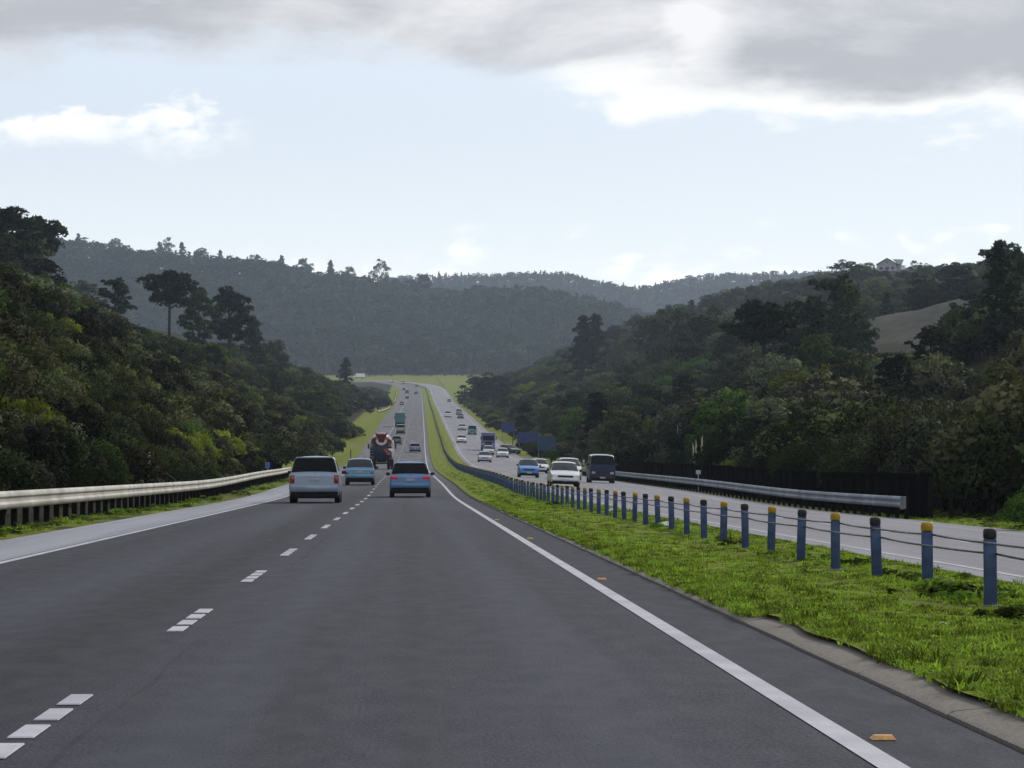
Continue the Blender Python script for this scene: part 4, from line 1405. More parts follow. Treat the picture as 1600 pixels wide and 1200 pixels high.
tufts = [tuft_mesh(900 + i, 18, .07) for i in range(4)] + [tuft_mesh(910, 18, .17), tuft_mesh(911, 18, .15)] + [weed_mesh(920), weed_mesh(921), weed_mesh(922)]
P, S_, Ro, Ix = [], [], [], []
def sow(n, d0, d1, s0, s1, weights, sc, zf):
    u = rng.random(n)
    dd_ = 1 / (1 / d0 + u * (1 / d1 - 1 / d0))
    ss = s0 + (s1 - s0) * rng.random(n)
    cl = wob(ss * 3.0, dd_ * 3.0, 1.3, 1.0)
    keep = rng.random(n) < 0.55 + .45 * cl
    ss, dd_ = ss[keep], dd_[keep]
    x = ss + axis(dd_); z = zf(ss, dd_)
    k = pick(weights, len(x))
    for i in range(len(x)):
        f = sc * (0.6 + .8 * random.random()) * (1 + 0.004 * dd_[i])
        P.append((x[i], dd_[i], z[i])); S_.append((f * 1.9, f * 1.9, f)); Ro.append(random.uniform(0, 6.28)); Ix.append(int(k[i]))
mz = lambda s, d: base(d) + med_z(s, d) - .01
sow(52000, 10, 100, 2.92, 6.95, [3, 3, 3, 3, .15, .15, 0, 0, 0], 0.52, mz)
sow(420, 10, 120, 4.6, 5.7, [1, 1, 1, 1, 2, 2, 1, 1, 1], 0.7, mz)
sow(3800, 24, 110, 2.64, 2.95, [2, 2, 2, 2, .2, .2, 0, 0, 0], 0.5, mz)
sow(2400, 10, 80, 2.84, 3.02, [2, 2, 2, 2, .5, .5, 0, 0, 0], 0.6, mz)
sow(5200, 90, 170, 2.92, 6.95, [2, 2, 2, 2, .5, .5, 0, 0, 0], 0.5, mz)
sow(1500, 170, 260, 2.92, 6.95, [2, 2, 2, 2, .3, .3, 0, 0, 0], 0.42, mz)
sow(800, 260, 420, 2.92, 6.95, [2, 2, 2, 2, 0, 0, 0, 0, 0], 0.35, mz)
sow(1300, 50, 220, -8.4, -7.3, [1, 1, 1, 1, .5, .5, .15, .15, .15], 0.6, lambda s, d: height(s + axis(d), d) - .01)
sow(4000, 75, 125, 16.6, 22, [2, 2, 2, 2, 1, 1, .1, .1, .1], 0.6, lambda s, d: height(s + axis(d), d) - .01)
scatter('grass', tufts, P, S_, Ro, Ix)

o = link('shrub', SHRUBS_NEAR[2 * 3 + 1][0])
o.location = (float(axis(83)) + 17.1, 83, float(height(axis(83) + 17.1, 83)) - .05); o.scale = (1.7, 1.7, 1.15)
tag(o, 'low bright green leafy bush at the edge of the oncoming road', 'shrub')
o = link('shrub', SHRUBS_NEAR[2 * 3][0])
o.location = (float(axis(88)) + 18.3, 88, float(height(axis(88) + 18.3, 88)) - .05); o.scale = (1.9, 1.9, 1.6)
tag(o, 'green bush behind the low bright leafy bush at the right side', 'shrub')

# ------------------------------------------------------------------ cable barrier on the median
barrier = empty('cable_barrier', (float(axis(13.4)) + 4.87, 13.4, float(base(13.4)) + .05))
tag(barrier, 'long cable barrier of blue grey posts with yellow and black caps along the grass median', 'barrier')
pm = MB()
pm.rbox(-0.052, 0.052, -0.035, 0.035, -0.1, 0.57, 0.012)
post_me = pm.mesh('post', M['post_blue'], 40)
def cap_mesh(mat):
    c = MB()
    c.lathe([(0.568, .046), (0.572, .056), (0.60, .058), (0.64, .056), (0.652, .044)], 14, 'z')
    c.box(-.030, .030, -.063, -.053, .585, .630)
    return c.mesh('post_cap', mat, 45)
cap_y, cap_b = cap_mesh([M['cap_yellow']]), cap_mesh([M['cap_black']])
foot_me = MB().lathe([(-.03, .11), (.012, .10), (.016, .05)], 12, 'z').mesh('post_foot', M['kerb'], 40)
barrier_inv = -Vector(barrier.location)
far_posts = MB()
cab_pts = {0: [], 1: []}
for k in range(0, 560):
    dk = 25.96 + 3.14 * (k - 4)
    sk = 4.87
    x = float(axis(dk) + sk + bend(dk)); z = float(base(dk)) + .055
    if dk > 1780: break
    if k < 295:
        p = link('post', post_me, barrier)
        p.location = Vector((x, dk, z)) + barrier_inv
        p.rotation_euler = (random.uniform(-.03, .03), random.uniform(-.035, .035), random.uniform(-.12, .12))
        c = link('post_cap', cap_y if k % 2 else cap_b, p)
        if k % 2: c['label'] = 'yellow reflective post cap'
        else: c['label'] = 'black post cap'
        if k < 30:
            link('post_foot', foot_me, p)
    else:
        far_posts.box(x - .052, x + .052, dk - .035, dk + .035, z - .1, z + .57)
        far_posts.box(x - .066, x + .066, dk - .06, dk + .06, z + .571, z + .66)
    for j, hh in enumerate((0.535, 0.44)):
        side = (1 if (k + j) % 2 else -1)
        cab_pts[j].append(Vector((x + side * .050, dk, z + hh)) + barrier_inv)
        if dk < 160:
            for q in (.25, .5, .75):
                dm = dk + 3.14 * q
                zq = z + (float(base(dk + 3.14)) + .055 - z) * q
                t_ = side * .050 * (1 - 2 * q)
                cab_pts[j].append(Vector((float(axis(dm)) + sk + t_, dm, zq + hh - .006 * (1 - (2 * q - 1) ** 2))) + barrier_inv)
fo = far_posts.obj('distant_posts', M['post_blue'], barrier)
for v in fo.data.vertices: v.co = v.co + barrier_inv
fo['kind'] = 'stuff'
for j in range(2):
    MB().tube(cab_pts[j], 0.011, 6).obj('cable', M['cable'], barrier, 60)

# ------------------------------------------------------------------ guardrails
def guardrail(name, label, d_list, s_func, zf, mat, face, post_step=2.0, sect=4.0, end_near=False):
    d0, d1 = d_list
    root = empty(name, (float(axis(d0) + s_func(d0)), d0, float(zf(s_func(d0), d0))))
    tag(root, label, 'guardrail')
    inv = -Vector(root.location)
    prof = [(0.0, .775), (.03, .76), (.065, .70), (.065, .665), (.02, .615), (.02, .555), (.065, .505), (.065, .47), (.03, .41), (0, .395)]
    def sect_mesh(a, b, proud=0.0):
        mb = MB(); vs = []; n = 3
        for i in range(n):
            dq = a + (b - a) * i / (n - 1)
            ss = float(s_func(dq)); z = float(zf(ss, dq)); x = float(axis(dq)) + ss
            for sgn in (0, 1):
                for (o_, h_) in prof:
                    vs.append(Vector((x + face * (o_ + proud + .010 * (1 - sgn)), dq, z + h_)) + inv)
        m_ = len(prof); row = 2 * m_
        fs = []
        for i in range(n - 1):
            for sg in (0, 1):
                for k in range(m_ - 1):
                    a0 = i * row + sg * m_ + k
                    fs.append((a0, a0 + 1, a0 + row + 1, a0 + row))
            for k in (0, m_ - 1):
                fs.append((i * row + k, i * row + m_ + k, (i + 1) * row + m_ + k, (i + 1) * row + k))
        return mb.add(vs, fs)
    q = d0; i = 0
    while q < d1 - .1:
        e = min(q + sect, d1)
        sect_mesh(q, e + (.25 if e < d1 else 0), .004 * (i % 2)).obj('rail_section', mat, root, 35)
        q = e; i += 1
    q = d0 + .6
    while q < d1:
        ss = float(s_func(q)); z = float(zf(ss, q)); x = float(axis(q)) + ss
        p = MB().box(-.06 - .02, .06 - .02, -.075, .075, -.15, .70)
        p.box(-.02 if face > 0 else -.06, .06 if face > 0 else .02, -.05, .05, .46, .69) if False else None
        o = p.obj('post', M['timber_dark'], root)
        o.location = Vector((x - face * .10, q, z)) + inv
        q += post_step
    if end_near:
        ss = float(s_func(d0)); z = float(zf(ss, d0)); x = float(axis(d0)) + ss
        mb = MB()
        # flared fishtail end
        vs = []
        for (dy, k, grow) in ((0, 0, 0), (-.25, .03, .02), (-.42, .14, .06), (-.45, .24, .05)):
            vs += [Vector((x + face * (.03 + k), d0 + dy, z + .42 - grow)) + inv, Vector((x + face * (.03 + k), d0 + dy, z + .73 + grow)) + inv]
        vs2 = [v + Vector((face * .012, .003, 0)) for v in vs]
        m_ = len(vs)
        fs = [(2 * i, 2 * i + 1, 2 * i + 3, 2 * i + 2) for i in range(3)] + [(m_ + 2 * i, m_ + 2 * i + 1, m_ + 2 * i + 3, m_ + 2 * i + 2) for i in range(3)]
        fs += [(0, 2, m_ + 2, m_), (1, 3, m_ + 3, m_ + 1), (6, 7, m_ + 7, m_ + 6), (2, 4, m_ + 4, m_ + 2), (4, 6, m_ + 6, m_ + 4), (3, 5, m_ + 5, m_ + 3), (5, 7, m_ + 7, m_ + 5)]
        mb.add(vs + vs2, fs).obj('rail_end', M['rail_shaded'] if mat != M['rail_lit'] else mat, root, 30)
    return root


gz = lambda s, d: float(height(np.array([s + float(axis(d))]), np.array([float(d)]))[0])
guardrail('guardrail', 'pale galvanised guardrail along the left verge below the scrub bank', (46, 226), lambda d: np.interp(d, [40, 200, 226], [-8.35, -8.3, -8.6]), lambda s, d: float(base(d)) - .02, M['rail_lit'], 1)
guardrail('guardrail', 'grey guardrail with a flared end in front of the black fence', (103, 300), lambda d: np.interp(d, [100, 300], [16.55, 16.75]), gz, M['rail_shaded'], -1, end_near=True)
guardrail('guardrail', 'curving white guardrail on the far left verge with an outward flared end', (965, 1700), lambda d: np.interp(d, [960, 985, 1010, 1060, 1400, 1700], [-12.2, -11.2, -10.3, -9.6, -10.2, -11.4]), gz, M['rail_lit'], 1, 8.0, 8.0)

# ------------------------------------------------------------------ black fence on the right
fz = lambda d: gz(17.75, d)
fence = empty('black_fence', (float(axis(105)) + 17.75, 105, fz(105)))
tag(fence, 'long low black board fence behind the grey guardrail with bushes over it', 'fence')
finv = -Vector(fence.location)
q = 105.0
npan = 0
while q < 262:
    a, b = q, q + 2.4
    xa, xb = float(axis(a)) + 17.75, float(axis(b)) + 17.75
    za, zb = fz(a), fz(b)
    hgt = 1.52 + random.uniform(-.015, .015)
    vs = []
    for (xx, dq_, zz) in ((xa, a + .04, za), (xb, b - .04, zb)):
        for (ox, oz) in ((-.02, -.15), (.02, -.15), (.02, hgt), (-.02, hgt)):
            vs.append(Vector((xx + ox, dq_, zz + oz)) + finv)
    MB().add(vs, [(0, 1, 2, 3), (4, 7, 6, 5), (0, 4, 5, 1), (1, 5, 6, 2), (2, 6, 7, 3), (3, 7, 4, 0)]).obj('panel', M['fence_black'], fence)
    p = MB().box(-.06, .06, -.06, .06, -.2, 1.46 + random.uniform(0, .05)).obj('post', M['timber_dark'], fence)
    p.location = Vector((xa - .085, a, za)) + finv
    cp = MB().add([v + Vector((ox, 0, hgt + .003)) for (v, ox) in ((Vector((xa, a + .05, za)) + finv, -.05), (Vector((xa, a + .05, za)) + finv, .05), (Vector((xb, b - .05, zb)) + finv, .05), (Vector((xb, b - .05, zb)) + finv, -.05))] +
                  [v + Vector((ox, 0, hgt + .04)) for (v, ox) in ((Vector((xa, a + .05, za)) + finv, -.05), (Vector((xa, a + .05, za)) + finv, .05), (Vector((xb, b - .05, zb)) + finv, .05), (Vector((xb, b - .05, zb)) + finv, -.05))],
                  [(0, 1, 2, 3), (4, 5, 6, 7), (0, 1, 5, 4), (1, 2, 6, 5), (2, 3, 7, 6), (3, 0, 4, 7)])
    cp.obj('cap_rail', M['timber_dark'], fence)
    q += 2.4
gp = MB().rbox(-.07, .07, -.07, .07, -.2, 1.0, .015).obj('gate_post', M['timber_dark'])
gp.location = (float(axis(101.5)) + 17.75, 101.5, gz(17.75, 101.5))
tag(gp, 'short dark timber post standing at the open end of the black fence', 'post')

# ------------------------------------------------------------------ signs and markers
def sign_board(px, d, s_fix, w, hgt, bottom, label, mat, post_at=-1):
    x = px_to_x(px, d)
    z = gz(x - float(axis(d)), d)
    t = empty('road_sign', (x, d, z), R(random.uniform(-6, 6))); tag(t, label, 'road sign', 'blue roadside signs')
    b = MB(); b.rbox(-w / 2, w / 2, -.02, .02, bottom, bottom + hgt, .015); b.obj('sign_panel', mat, t)
    for sx in (-.42, .42):
        p = MB(); p.tube([(sx * w, .055, -.3), (sx * w, .055, bottom + hgt * .92)], .045, 8); p.obj('post', M['steel'], t, 60)
    for k in (.25, .75):
        p = MB(); p.box(-w * .47, w * .47, -.05, -.022, bottom + hgt * k - .03, bottom + hgt * k + .03); p.obj('stiffener', mat, t)
    return t
sign_board(794, 600, 18, 2.6, 1.9, 1.5, 'furthest of three blue road signs on the right verge', M['sign_blue'])
sign_board(825, 500, 18, 3.4, 1.8, 1.6, 'widest blue road sign, in the middle of the three on the verge', M['sign_blue'])
sign_board(854, 430, 18, 2.6, 2.0, 1.5, 'nearest blue green road sign beside the dark bushes on the right verge', M['sign_bluegreen'])


def marker_sign(px, d, w, h, bot, mat, label, name='marker_sign'):
    x = px_to_x(px, d); z = gz(x - float(axis(d)), d)
    t = empty(name, (x, d, z)); tag(t, label, 'marker sign')
    MB().rbox(-w / 2, w / 2, -.012, .012, bot, bot + h, .01).obj('plate', mat, t)
    MB().tube([(0, .02, -.2), (0, .02, bot + h * .6)], .025, 8).obj('post', M['white_wood'], t, 60)
marker_sign(418, 211, .34, .42, .75, M['sign_smallblue'], 'small blue marker sign behind the end of the pale guardrail')
marker_sign(1091, 182, .28, .24, 1.0, M['sign_pale'], 'small pale marker sign on a thin post between grey guardrail and black fence')
marker_sign(912, 330, .22, .26, 1.1, M['sign_pale'], 'tiny pale marker plate above the navy van on the right verge')
mp = MB(); mp.rbox(-.06, .06, -.03, .03, -.2, 1.35, .02)
mo = mp.obj('edge_marker_post', M['trim']); mo.location = (px_to_x(548, 415), 415, gz(px_to_x(548, 415) - float(axis(415)), 415))
tag(mo, 'slim dark edge marker post on the grass left of the truck', 'marker post')
mo = mp.obj('edge_marker_post', M['trim']); xx = px_to_x(753.5, 545); mo.location = (xx, 545, float(base(545) + opp_off(xx - axis(545), 545)))
mo.scale = (1, 1, 1)
mo.location.x = float(axis(545)) + 17.4; mo.location.z = gz(17.4, 545)
tag(mo, 'slim dark edge marker post on the right verge beyond the blue truck', 'marker post')

# raised pavement markers beside the solid edge line
mk = MB(); mk.add([(-.055, -.05, 0), (.055, -.05, 0), (.055, .05, 0), (-.055, .05, 0), (-.04, -.025, .018), (.04, -.025, .018), (.04, .025, .018), (-.04, .025, .018)],
                  [(4, 5, 6, 7), (0, 1, 5, 4), (1, 2, 6, 5), (2, 3, 7, 6), (3, 0, 4, 7), (0, 3, 2, 1)])
mk_me = mk.mesh('pavement_marker', M['marker'])
for k in range(4):
    dk = 13.8 + 20.0 * k
    o = link('pavement_marker', mk_me)
    o.location = (float(axis(dk)) + 2.11, dk, float(base(dk)) + .004)
    tag(o, ['nearest orange raised marker beside the solid white edge line', 'second nearest orange raised marker beside the white edge line', 'third orange raised marker along the white edge line', 'fourth orange raised marker along the white edge line'][k],
        'road marker', 'orange raised markers beside the edge line')

# litter and stones on the grass
for (px, py, d, sz, nm, mt, lb) in [(1040, 817, 62, .16, 'paper_scrap', 'white_wood', 'white scrap of litter on the grass among the barrier posts'), (956, 808, 88, .14, 'paper_scrap', 'white_wood', 'smaller white scrap of litter further along the barrier posts'),
                                    (1473, 992, 22.4, .03, 'pebble', 'white_wood', 'tiny pale pebble in the median grass')]:
    bm = bmesh.new(); bmesh.ops.create_icosphere(bm, subdivisions=2, radius=sz)
    for v in bm.verts: v.co *= random.uniform(.75, 1.2); v.co.z *= .45
    me = bpy.data.meshes.new(nm); bm.to_mesh(me); bm.free(); me.materials.append(M[mt])
    o = link(nm, me); x = px_to_x(px, d)
    s_ = x - float(axis(d)); o.location = (x, d, float(base(d) + med_z(np.array([s_]), np.array([float(d)]))[0]) + sz * .25)
    tag(o, lb, 'litter' if nm == 'paper_scrap' else 'pebble')

# ------------------------------------------------------------------ house on the hill
def house():
    d = 1150; x = px_to_x(1390, d); z = float(height(x, d)) + .2
    t = empty('house', (x, d, z), R(-14)); t.scale = (.84, .84, .9); tag(t, 'pale gabled house with a grey green roof alone on the right hilltop', 'house')
    w = MB()
    w.add([(-4.6, -4, -1.5), (3.6, -4, -1.5), (3.6, 4, -1.5), (-4.6, 4, -1.5), (-4.6, -4, 3.0), (3.6, -4, 3.0), (3.6, 4, 3.0), (-4.6, 4, 3.0), (-.5, -4, 5.2), (-.5, 4, 5.2)],
          [(0, 3, 2, 1), (0, 1, 5, 8, 4), (1, 2, 6, 5), (2, 3, 7, 9, 6), (3, 0, 4, 7)])
    w.obj('wall', M['house_wall'], t)
    w = MB(); w.box(3.603, 5.4, -2.6, 4, -1.5, 2.8); w.obj('side_wing', M['house_wall'], t)
    r = MB()
    for sx, ex in ((-1, -5.3), (1, 4.3)):
        m_ = (5.2 - 3.0) / 4.1
        ze = 5.28 - m_ * abs(ex + .5)
        r.add([(-.5, -4.7, 5.28), (ex, -4.7, ze), (ex, 4.7, ze), (-.5, 4.7, 5.28), (-.5, -4.7, 5.46), (ex, -4.7, ze + .18), (ex, 4.7, ze + .18), (-.5, 4.7, 5.46)],
              [(0, 1, 2, 3), (4, 5, 6, 7), (0, 1, 5, 4), (1, 2, 6, 5), (2, 3, 7, 6)])
    rf = r.obj('roof', M['house_roof'], t)
    r = MB(); r.add([(1.0, 4.2, 5.25), (5.9, 4.2, 5.0), (5.9, -3.2, 2.7), (4.32, -3.2, 2.7), (1.0, 4.2, 5.4), (5.9, 4.2, 5.15), (5.9, -3.2, 2.9), (4.32, -3.2, 2.9)], [(0, 1, 2, 3), (4, 5, 6, 7), (0, 1, 5, 4), (1, 2, 6, 5), (2, 3, 7, 6), (3, 0, 4, 7)])
    r.obj('side_roof', M['house_roof'], t)
    for (cx, cz, ww, hh) in ((-3.0, 1.2, 1.6, 1.3), (-.5, 1.2, 1.8, 1.5), (2.0, 1.2, 1.5, 1.3), (-.5, 3.6, 1.2, .9)):
        f = MB(); f.box(cx - ww / 2 - .1, cx + ww / 2 + .1, -4.06, -4.003, cz - hh / 2 - .1, cz + hh / 2 + .1)
        fo_ = f.obj('window', M['white_wood'], t)
        MB().box(cx - ww / 2, cx + ww / 2, -4.09, -4.063, cz - hh / 2, cz + hh / 2).obj('pane', M['glass'], fo_)
    dk = MB(); dk.box(-5.0, 4.0, -6.2, -4.1, -.15, .0); dk.obj('deck', M['house_wall'], t)
    for k in range(5):
        MB().box(-5 + k * 2.25 - .06, -5 + k * 2.25 + .06, -6.15, -6.03, -2.6, -.153).obj('deck_post', M['house_wall'], t)
house()

# ------------------------------------------------------------------ vehicles
WHEELS = {}
def wheel_meshes(r, w):
    k = (round(r, 2), round(w, 2))
    if k not in WHEELS:
        t = MB(); t.lathe([(-w / 2, r * .62), (-w / 2, r * .92), (-w / 2 + .025, r), (w / 2 - .025, r), (w / 2, r * .92), (w / 2, r * .62)], 24, 'x')
        m_ = MB(); m_.lathe([(-w / 2 - .004, r * .60), (-w / 2 - .012, r * .52), (-w / 2 + .02, r * .2), (w / 2 - .02, r * .2), (w / 2 + .012, r * .52), (w / 2 + .004, r * .60)], 20, 'x')
        WHEELS[k] = (t.mesh('tyre', M['tyre'], 40), m_.mesh('rim', M['rim'], 40))
    return WHEELS[k]


def add_wheel(root, x, y, r, w):
    t, m_ = wheel_meshes(r, w)
    e = empty('wheel', (x, y, r), 0, root)
    link('tyre', t, e); link('rim', m_, e)


class Hull:
    """car body as a run of rings; also cuts window panels out of the same surface"""
    def __init__(s, L, W, H, kind, belt=None):
        s.L, s.W, s.H = L, W, H
        b = belt or H * .62
        s.b = b
        yR, yF = -L / 2, L / 2
        g = .20
        if kind in ('hatch', 'mpv', 'estate', 'suv'):
            slope = {'hatch': .42, 'mpv': .34, 'estate': .42, 'suv': .22}[kind]
            roofR = yR + .10 + slope
            hood = {'hatch': .80, 'mpv': .75, 'estate': 1.05, 'suv': 1.0}[kind]
            ws = {'hatch': .75, 'mpv': .95, 'estate': .75, 'suv': .6}[kind]
            st = [(yR, b - .06, .93), (yR + .05, b - .01, .985), (yR + .10, b + .03, 1), (yR + .10 + slope * .5, b + (H - b) * .55, 1), (roofR, H - .055, 1), (roofR + .14, H - .012, 1)]
        elif kind == 'sedan':
            hood, ws = 1.1, .75
            st = [(yR, b - .10, .92), (yR + .06, b - .03, .98), (yR + .12, b + .005, 1), (yR + .62, b + .03, 1), (yR + .85, b + (H - b) * .45, 1), (yR + 1.15, H - .06, 1), (yR + 1.35, H - .015, 1)]
        elif kind == 'van':
            hood, ws = .22, .62
            st = [(yR, b - .05, .95), (yR + .05, b, .99), (yR + .07, b + .05, 1), (yR + .11, b + (H - b) * .55, 1), (yR + .17, H - .06, 1), (yR + .3, H - .01, 1)]
        s.rear = (2, 4) if kind != 'sedan' else (3, 5)
        wb = yF - hood
        rf = wb - ws
        k0 = len(st)
        y_last = st[-1][0]
        st += [((y_last + rf) / 2 - .2, H, 1), ((y_last + rf) / 2 + .2, H, 1), (rf - .1, H - .02, 1), (rf, H - .05, 1)]
        s.side = (k0 - 1, len(st) - 1)
        st += [((rf + wb) / 2, b + (H - b) * .50, 1), (wb, b + .03, 1)]
        s.front = (len(st) - 3, len(st) - 1)
        if kind == 'van':
            st += [(yF - .08, b - .08, .985), (yF, b - .28, .93)]
        else:
            hz = b - (.05 if kind != 'sedan' else .06)
            st += [((wb + yF) / 2, hz, 1), (yF - .16, hz - .08, .97), (yF - .04, hz - .13, .93), (yF, hz - .18, .87)]
        s.g = g
        s.rings = []
        for (y, zt, ww) in st:
            hw = W / 2 * ww
            t = min(1, max(0, (zt - b) / (H - b)))
            up = max(b - .02, 0) if zt > b else zt - .03
            zs = min(b, zt - .03)
            wt = hw * (.955 - (.17 if kind != 'van' else .09) * t)
            ring = [(0, g), (hw * .86, g), (hw * .955, g + .07), (hw * .995, g + .22), (hw, (g + zs) / 2 + .05), (hw * .97, zs), (hw * .95, zs + (zt - zs) * .06),
                    (wt, zt - .05 * (0.3 + t) - .01), (wt * .93, zt - .015), (wt * .55, zt + .006 + .012 * t), (0, zt + .014 + .018 * t)]
            s.rings.append([(rx, y, rz) for rx, rz in ring])

    def body(s):
        mb = MB()
        n = len(s.rings[0])
        vs, fs = [], []
        for r in s.rings:
            full = r + [(-x, y, z) for x, y, z in r[-2:0:-1]]
            vs += full
        m_ = 2 * n - 2
        for i in range(len(s.rings) - 1):
            for k in range(m_):
                fs.append((i * m_ + k, i * m_ + (k + 1) % m_, (i + 1) * m_ + (k + 1) % m_, (i + 1) * m_ + k))
        fs.append(tuple(range(m_)))
        fs.append(tuple(range((len(s.rings) - 1) * m_, len(s.rings) * m_))[::-1])
        return mb.add(vs, fs)

    def pt(s, u, v):
        """point at ring position u (float) and ring index v (float)"""
        i = min(int(u), len(s.rings) - 2); f = u - i
        k = min(int(v), len(s.rings[0]) - 2); h = v - k
        P_ = lambda a, b: Vector(s.rings[a][b])
        return (P_(i, k) * (1 - h) + P_(i, k + 1) * h) * (1 - f) + (P_(i + 1, k) * (1 - h) + P_(i + 1, k + 1) * h) * f

    def panel(s, us, vs, off=.008, mirror=False, whole=False):
        """panel lifted off the skin; whole = spans both halves"""
        nu, nv = len(us), len(vs)
        ctr = Vector((0, sum(r[0][1] for r in s.rings) / len(s.rings), s.H * .45))
        grid = []
        for u in us:
            row = []
            for v in vs:
                p = s.pt(u, v); e = 1e-2
                du = s.pt(min(u + e, len(s.rings) - 1.001), v) - s.pt(max(u - e, 0), v)
                dv = s.pt(u, min(v + e, len(s.rings[0]) - 1.001)) - s.pt(u, max(v - e, 0))
                nr = du.cross(dv)
                nr = nr.normalized() if nr.length > 1e-12 else Vector((1, 0, 0))
                if nr.dot(p - ctr) < 0: nr = -nr
                row.append(p + nr * off)
            if whole:
                row = row + [Vector((-q.x, q.y, q.z)) for q in row[::-1] if abs(q.x) > 1e-3 or True]
            grid.append(row)
        if mirror: grid = [[Vector((-q.x, q.y, q.z)) for q in row] for row in grid]
        m_ = len(grid[0])
        vs_ = [q for row in grid for q in row]
        fs = [(i * m_ + k, i * m_ + k + 1, (i + 1) * m_ + k + 1, (i + 1) * m_ + k) for i in range(nu - 1) for k in range(m_ - 1)]
        return MB().add(vs_, fs)


CAR_MESH = {}
SPECS = {   # kind: length, width, height, wheel radius
    'mpv': (4.55, 1.80, 1.66, .33), 'hatch': (3.75, 1.62, 1.46, .28), 'estate': (4.4, 1.72, 1.47, .31), 'sedan': (4.5, 1.72, 1.42, .31), 'van': (4.6, 1.78, 1.98, .33), 'suv': (4.5, 1.80, 1.78, .37)}


def make_car(kind, paint, name, label, group=None, glass='glass_dark', roof=None, lit=False, lamps='high', rearwin=(0.04, 0.93)):
    L, W, H, wr = SPECS[kind]
    root = empty(name); tag(root, label, {'van': 'van'}.get(kind, 'car'), group)
    key = (kind,)
    if key not in CAR_MESH:
        hl = Hull(L, W, H, kind)
        d = {'hull': hl, 'body': hl.body()}
        r0, r1 = hl.rear
        lin = lambda a, b, n: [a + (b - a) * i / (n - 1) for i in range(n)]
        d['rear_window'] = hl.panel(lin(r0 + .18, r1 + .05, 5), [7.35, 8, 9, 9.99], .010, whole=True)
        f0, f1 = hl.front
        d['windscreen'] = hl.panel(lin(f0 + .1, f1 - .08, 5), [7.35, 8, 9, 9.99], .010, whole=True)
        s0, s1 = hl.side
        cuts = [(s0 + .15, s0 + 1.0), (s0 + 1.08, s0 + 2.2), (s0 + 2.28, s1 + .55)] if kind in ('mpv', 'estate', 'van', 'suv') else [(s0 + .1, s0 + 1.55), (s0 + 1.63, s1 + .55)]
        d['side'] = [(hl.panel(lin(a, b, 5), [6.15, 6.5, 6.9], .008), hl.panel(lin(a, b, 5), [6.15, 6.5, 6.9], .008, True)) for a, b in cuts]
        b = hl.b
        yR, yF = -L / 2, L / 2
        gaps = [a - .04 for a, c in cuts[1:]] + [cuts[-1][1] - .35, cuts[0][0] + .25]
        d['gap'] = [(hl.panel([u_, u_ + .028], [1.9, 3, 4, 5, 6.1], .004), hl.panel([u_, u_ + .028], [1.9, 3, 4, 5, 6.1], .004, True)) for u_ in gaps[:3]]
        d['sill'] = [hl.panel(lin(s0 - .9, s1 + 1.0, 7), [1.2, 1.6, 2.1], .006, bool(k)) for k in (0, 1)]
        d['gate_gap'] = MB().box(-W * .40, W * .40, yR - .012, yR + .02, b - .40, b - .388)
        # bumpers wrap the corners
        d['rear_bumper'] = MB().rbox(-W * .475, W * .475, yR - .05, yR + .30, .40, .36 + (b - .30) * .42, .04)
        d['rear_valance'] = MB().rbox(-W * .47, W * .47, yR - .02, yR + .5, .19, .405, .03)
        d['front_bumper'] = MB().rbox(-W * .455, W * .455, yF - .34, yF + .05, .33, .50 if kind != 'suv' else .6, .05)
        d['front_valance'] = MB().rbox(-W * .44, W * .44, yF - .5, yF + .03, .15, .335, .03)
        d['under'] = MB().box(-W * .40, W * .40, yR + .25, yF - .25, .17, .30)
        d['rear_plate'] = MB().rbox(-.19, .19, yR - .022, yR + .02, b - .235, b - .12, .008)
        d['front_plate'] = MB().rbox(-.19, .19, yF + .040, yF + .064, .32, .43, .006)
        d['grille'] = MB().rbox(-W * .26, W * .26, yF - .12, yF + .012, b - .345, b - .225, .01) if kind != 'van' else MB().rbox(-W * .30, W * .30, yF - .02, yF + .015, b - .52, b - .42, .01)
        d['head'] = [MB().rbox(sx * W * .36 - .15, sx * W * .36 + .15, yF - .20, yF - .004, b - .36, b - .215, .03) if kind != 'van' else
                     MB().rbox(sx * W * .36 - .13, sx * W * .36 + .13, yF - .05, yF + .020, b - .60, b - .44, .03) for sx in (-1, 1)]
        d['mirror'] = [MB().rbox(sx * (W / 2 + .09) - .085, sx * (W / 2 + .09) + .085, hl.rings[hl.front[1]][0][1] - .42, hl.rings[hl.front[1]][0][1] - .30, b + .0, b + .13, .03) for sx in (-1, 1)]
        d['tail_high'] = [MB().rbox(sx * W * .435 - .085, sx * W * .435 + .085, yR - .014, yR + .14, b - .33, b - .02, .025) for sx in (-1, 1)]
        d['tail_wide'] = [MB().rbox(sx * W * .385 - .15, sx * W * .385 + .15, yR - .014, yR + .14, b - .15, b + .0, .025) for sx in (-1, 1)]
        d['tail_low'] = [MB().rbox(sx * W * .42 - .07, sx * W * .42 + .07, yR - .014, yR + .12, b - .36, b - .16, .02) for sx in (-1, 1)]
        d['wiper'] = MB().tube([(0.02, yR + .10 - .015, b + .05), (0.0, yR + .20, b + .22)], .010, 5)
        d['brake'] = MB().rbox(-.16, .16, hl.rings[r1][0][1] - .03, hl.rings[r1][0][1] + .05, H - .10, H - .065, .008)
        d['spoiler'] = MB().rbox(-W * .36, W * .36, hl.rings[r1][0][1] - .06, hl.rings[r1][0][1] + .16, H - .055, H - .005, .015)
        d['strip'] = MB().rbox(-.27, .27, yR - .018, yR + .02, b - .085, b - .055, .006)
        # seats and head restraints behind the glass line are read through the windows
        CAR_MESH[key] = {'src': d, 'hull': hl, 'b': b}
    D = CAR_MESH[key]; d = D['src']; hl = D['hull']
    pm_ = M['paint ' + paint]
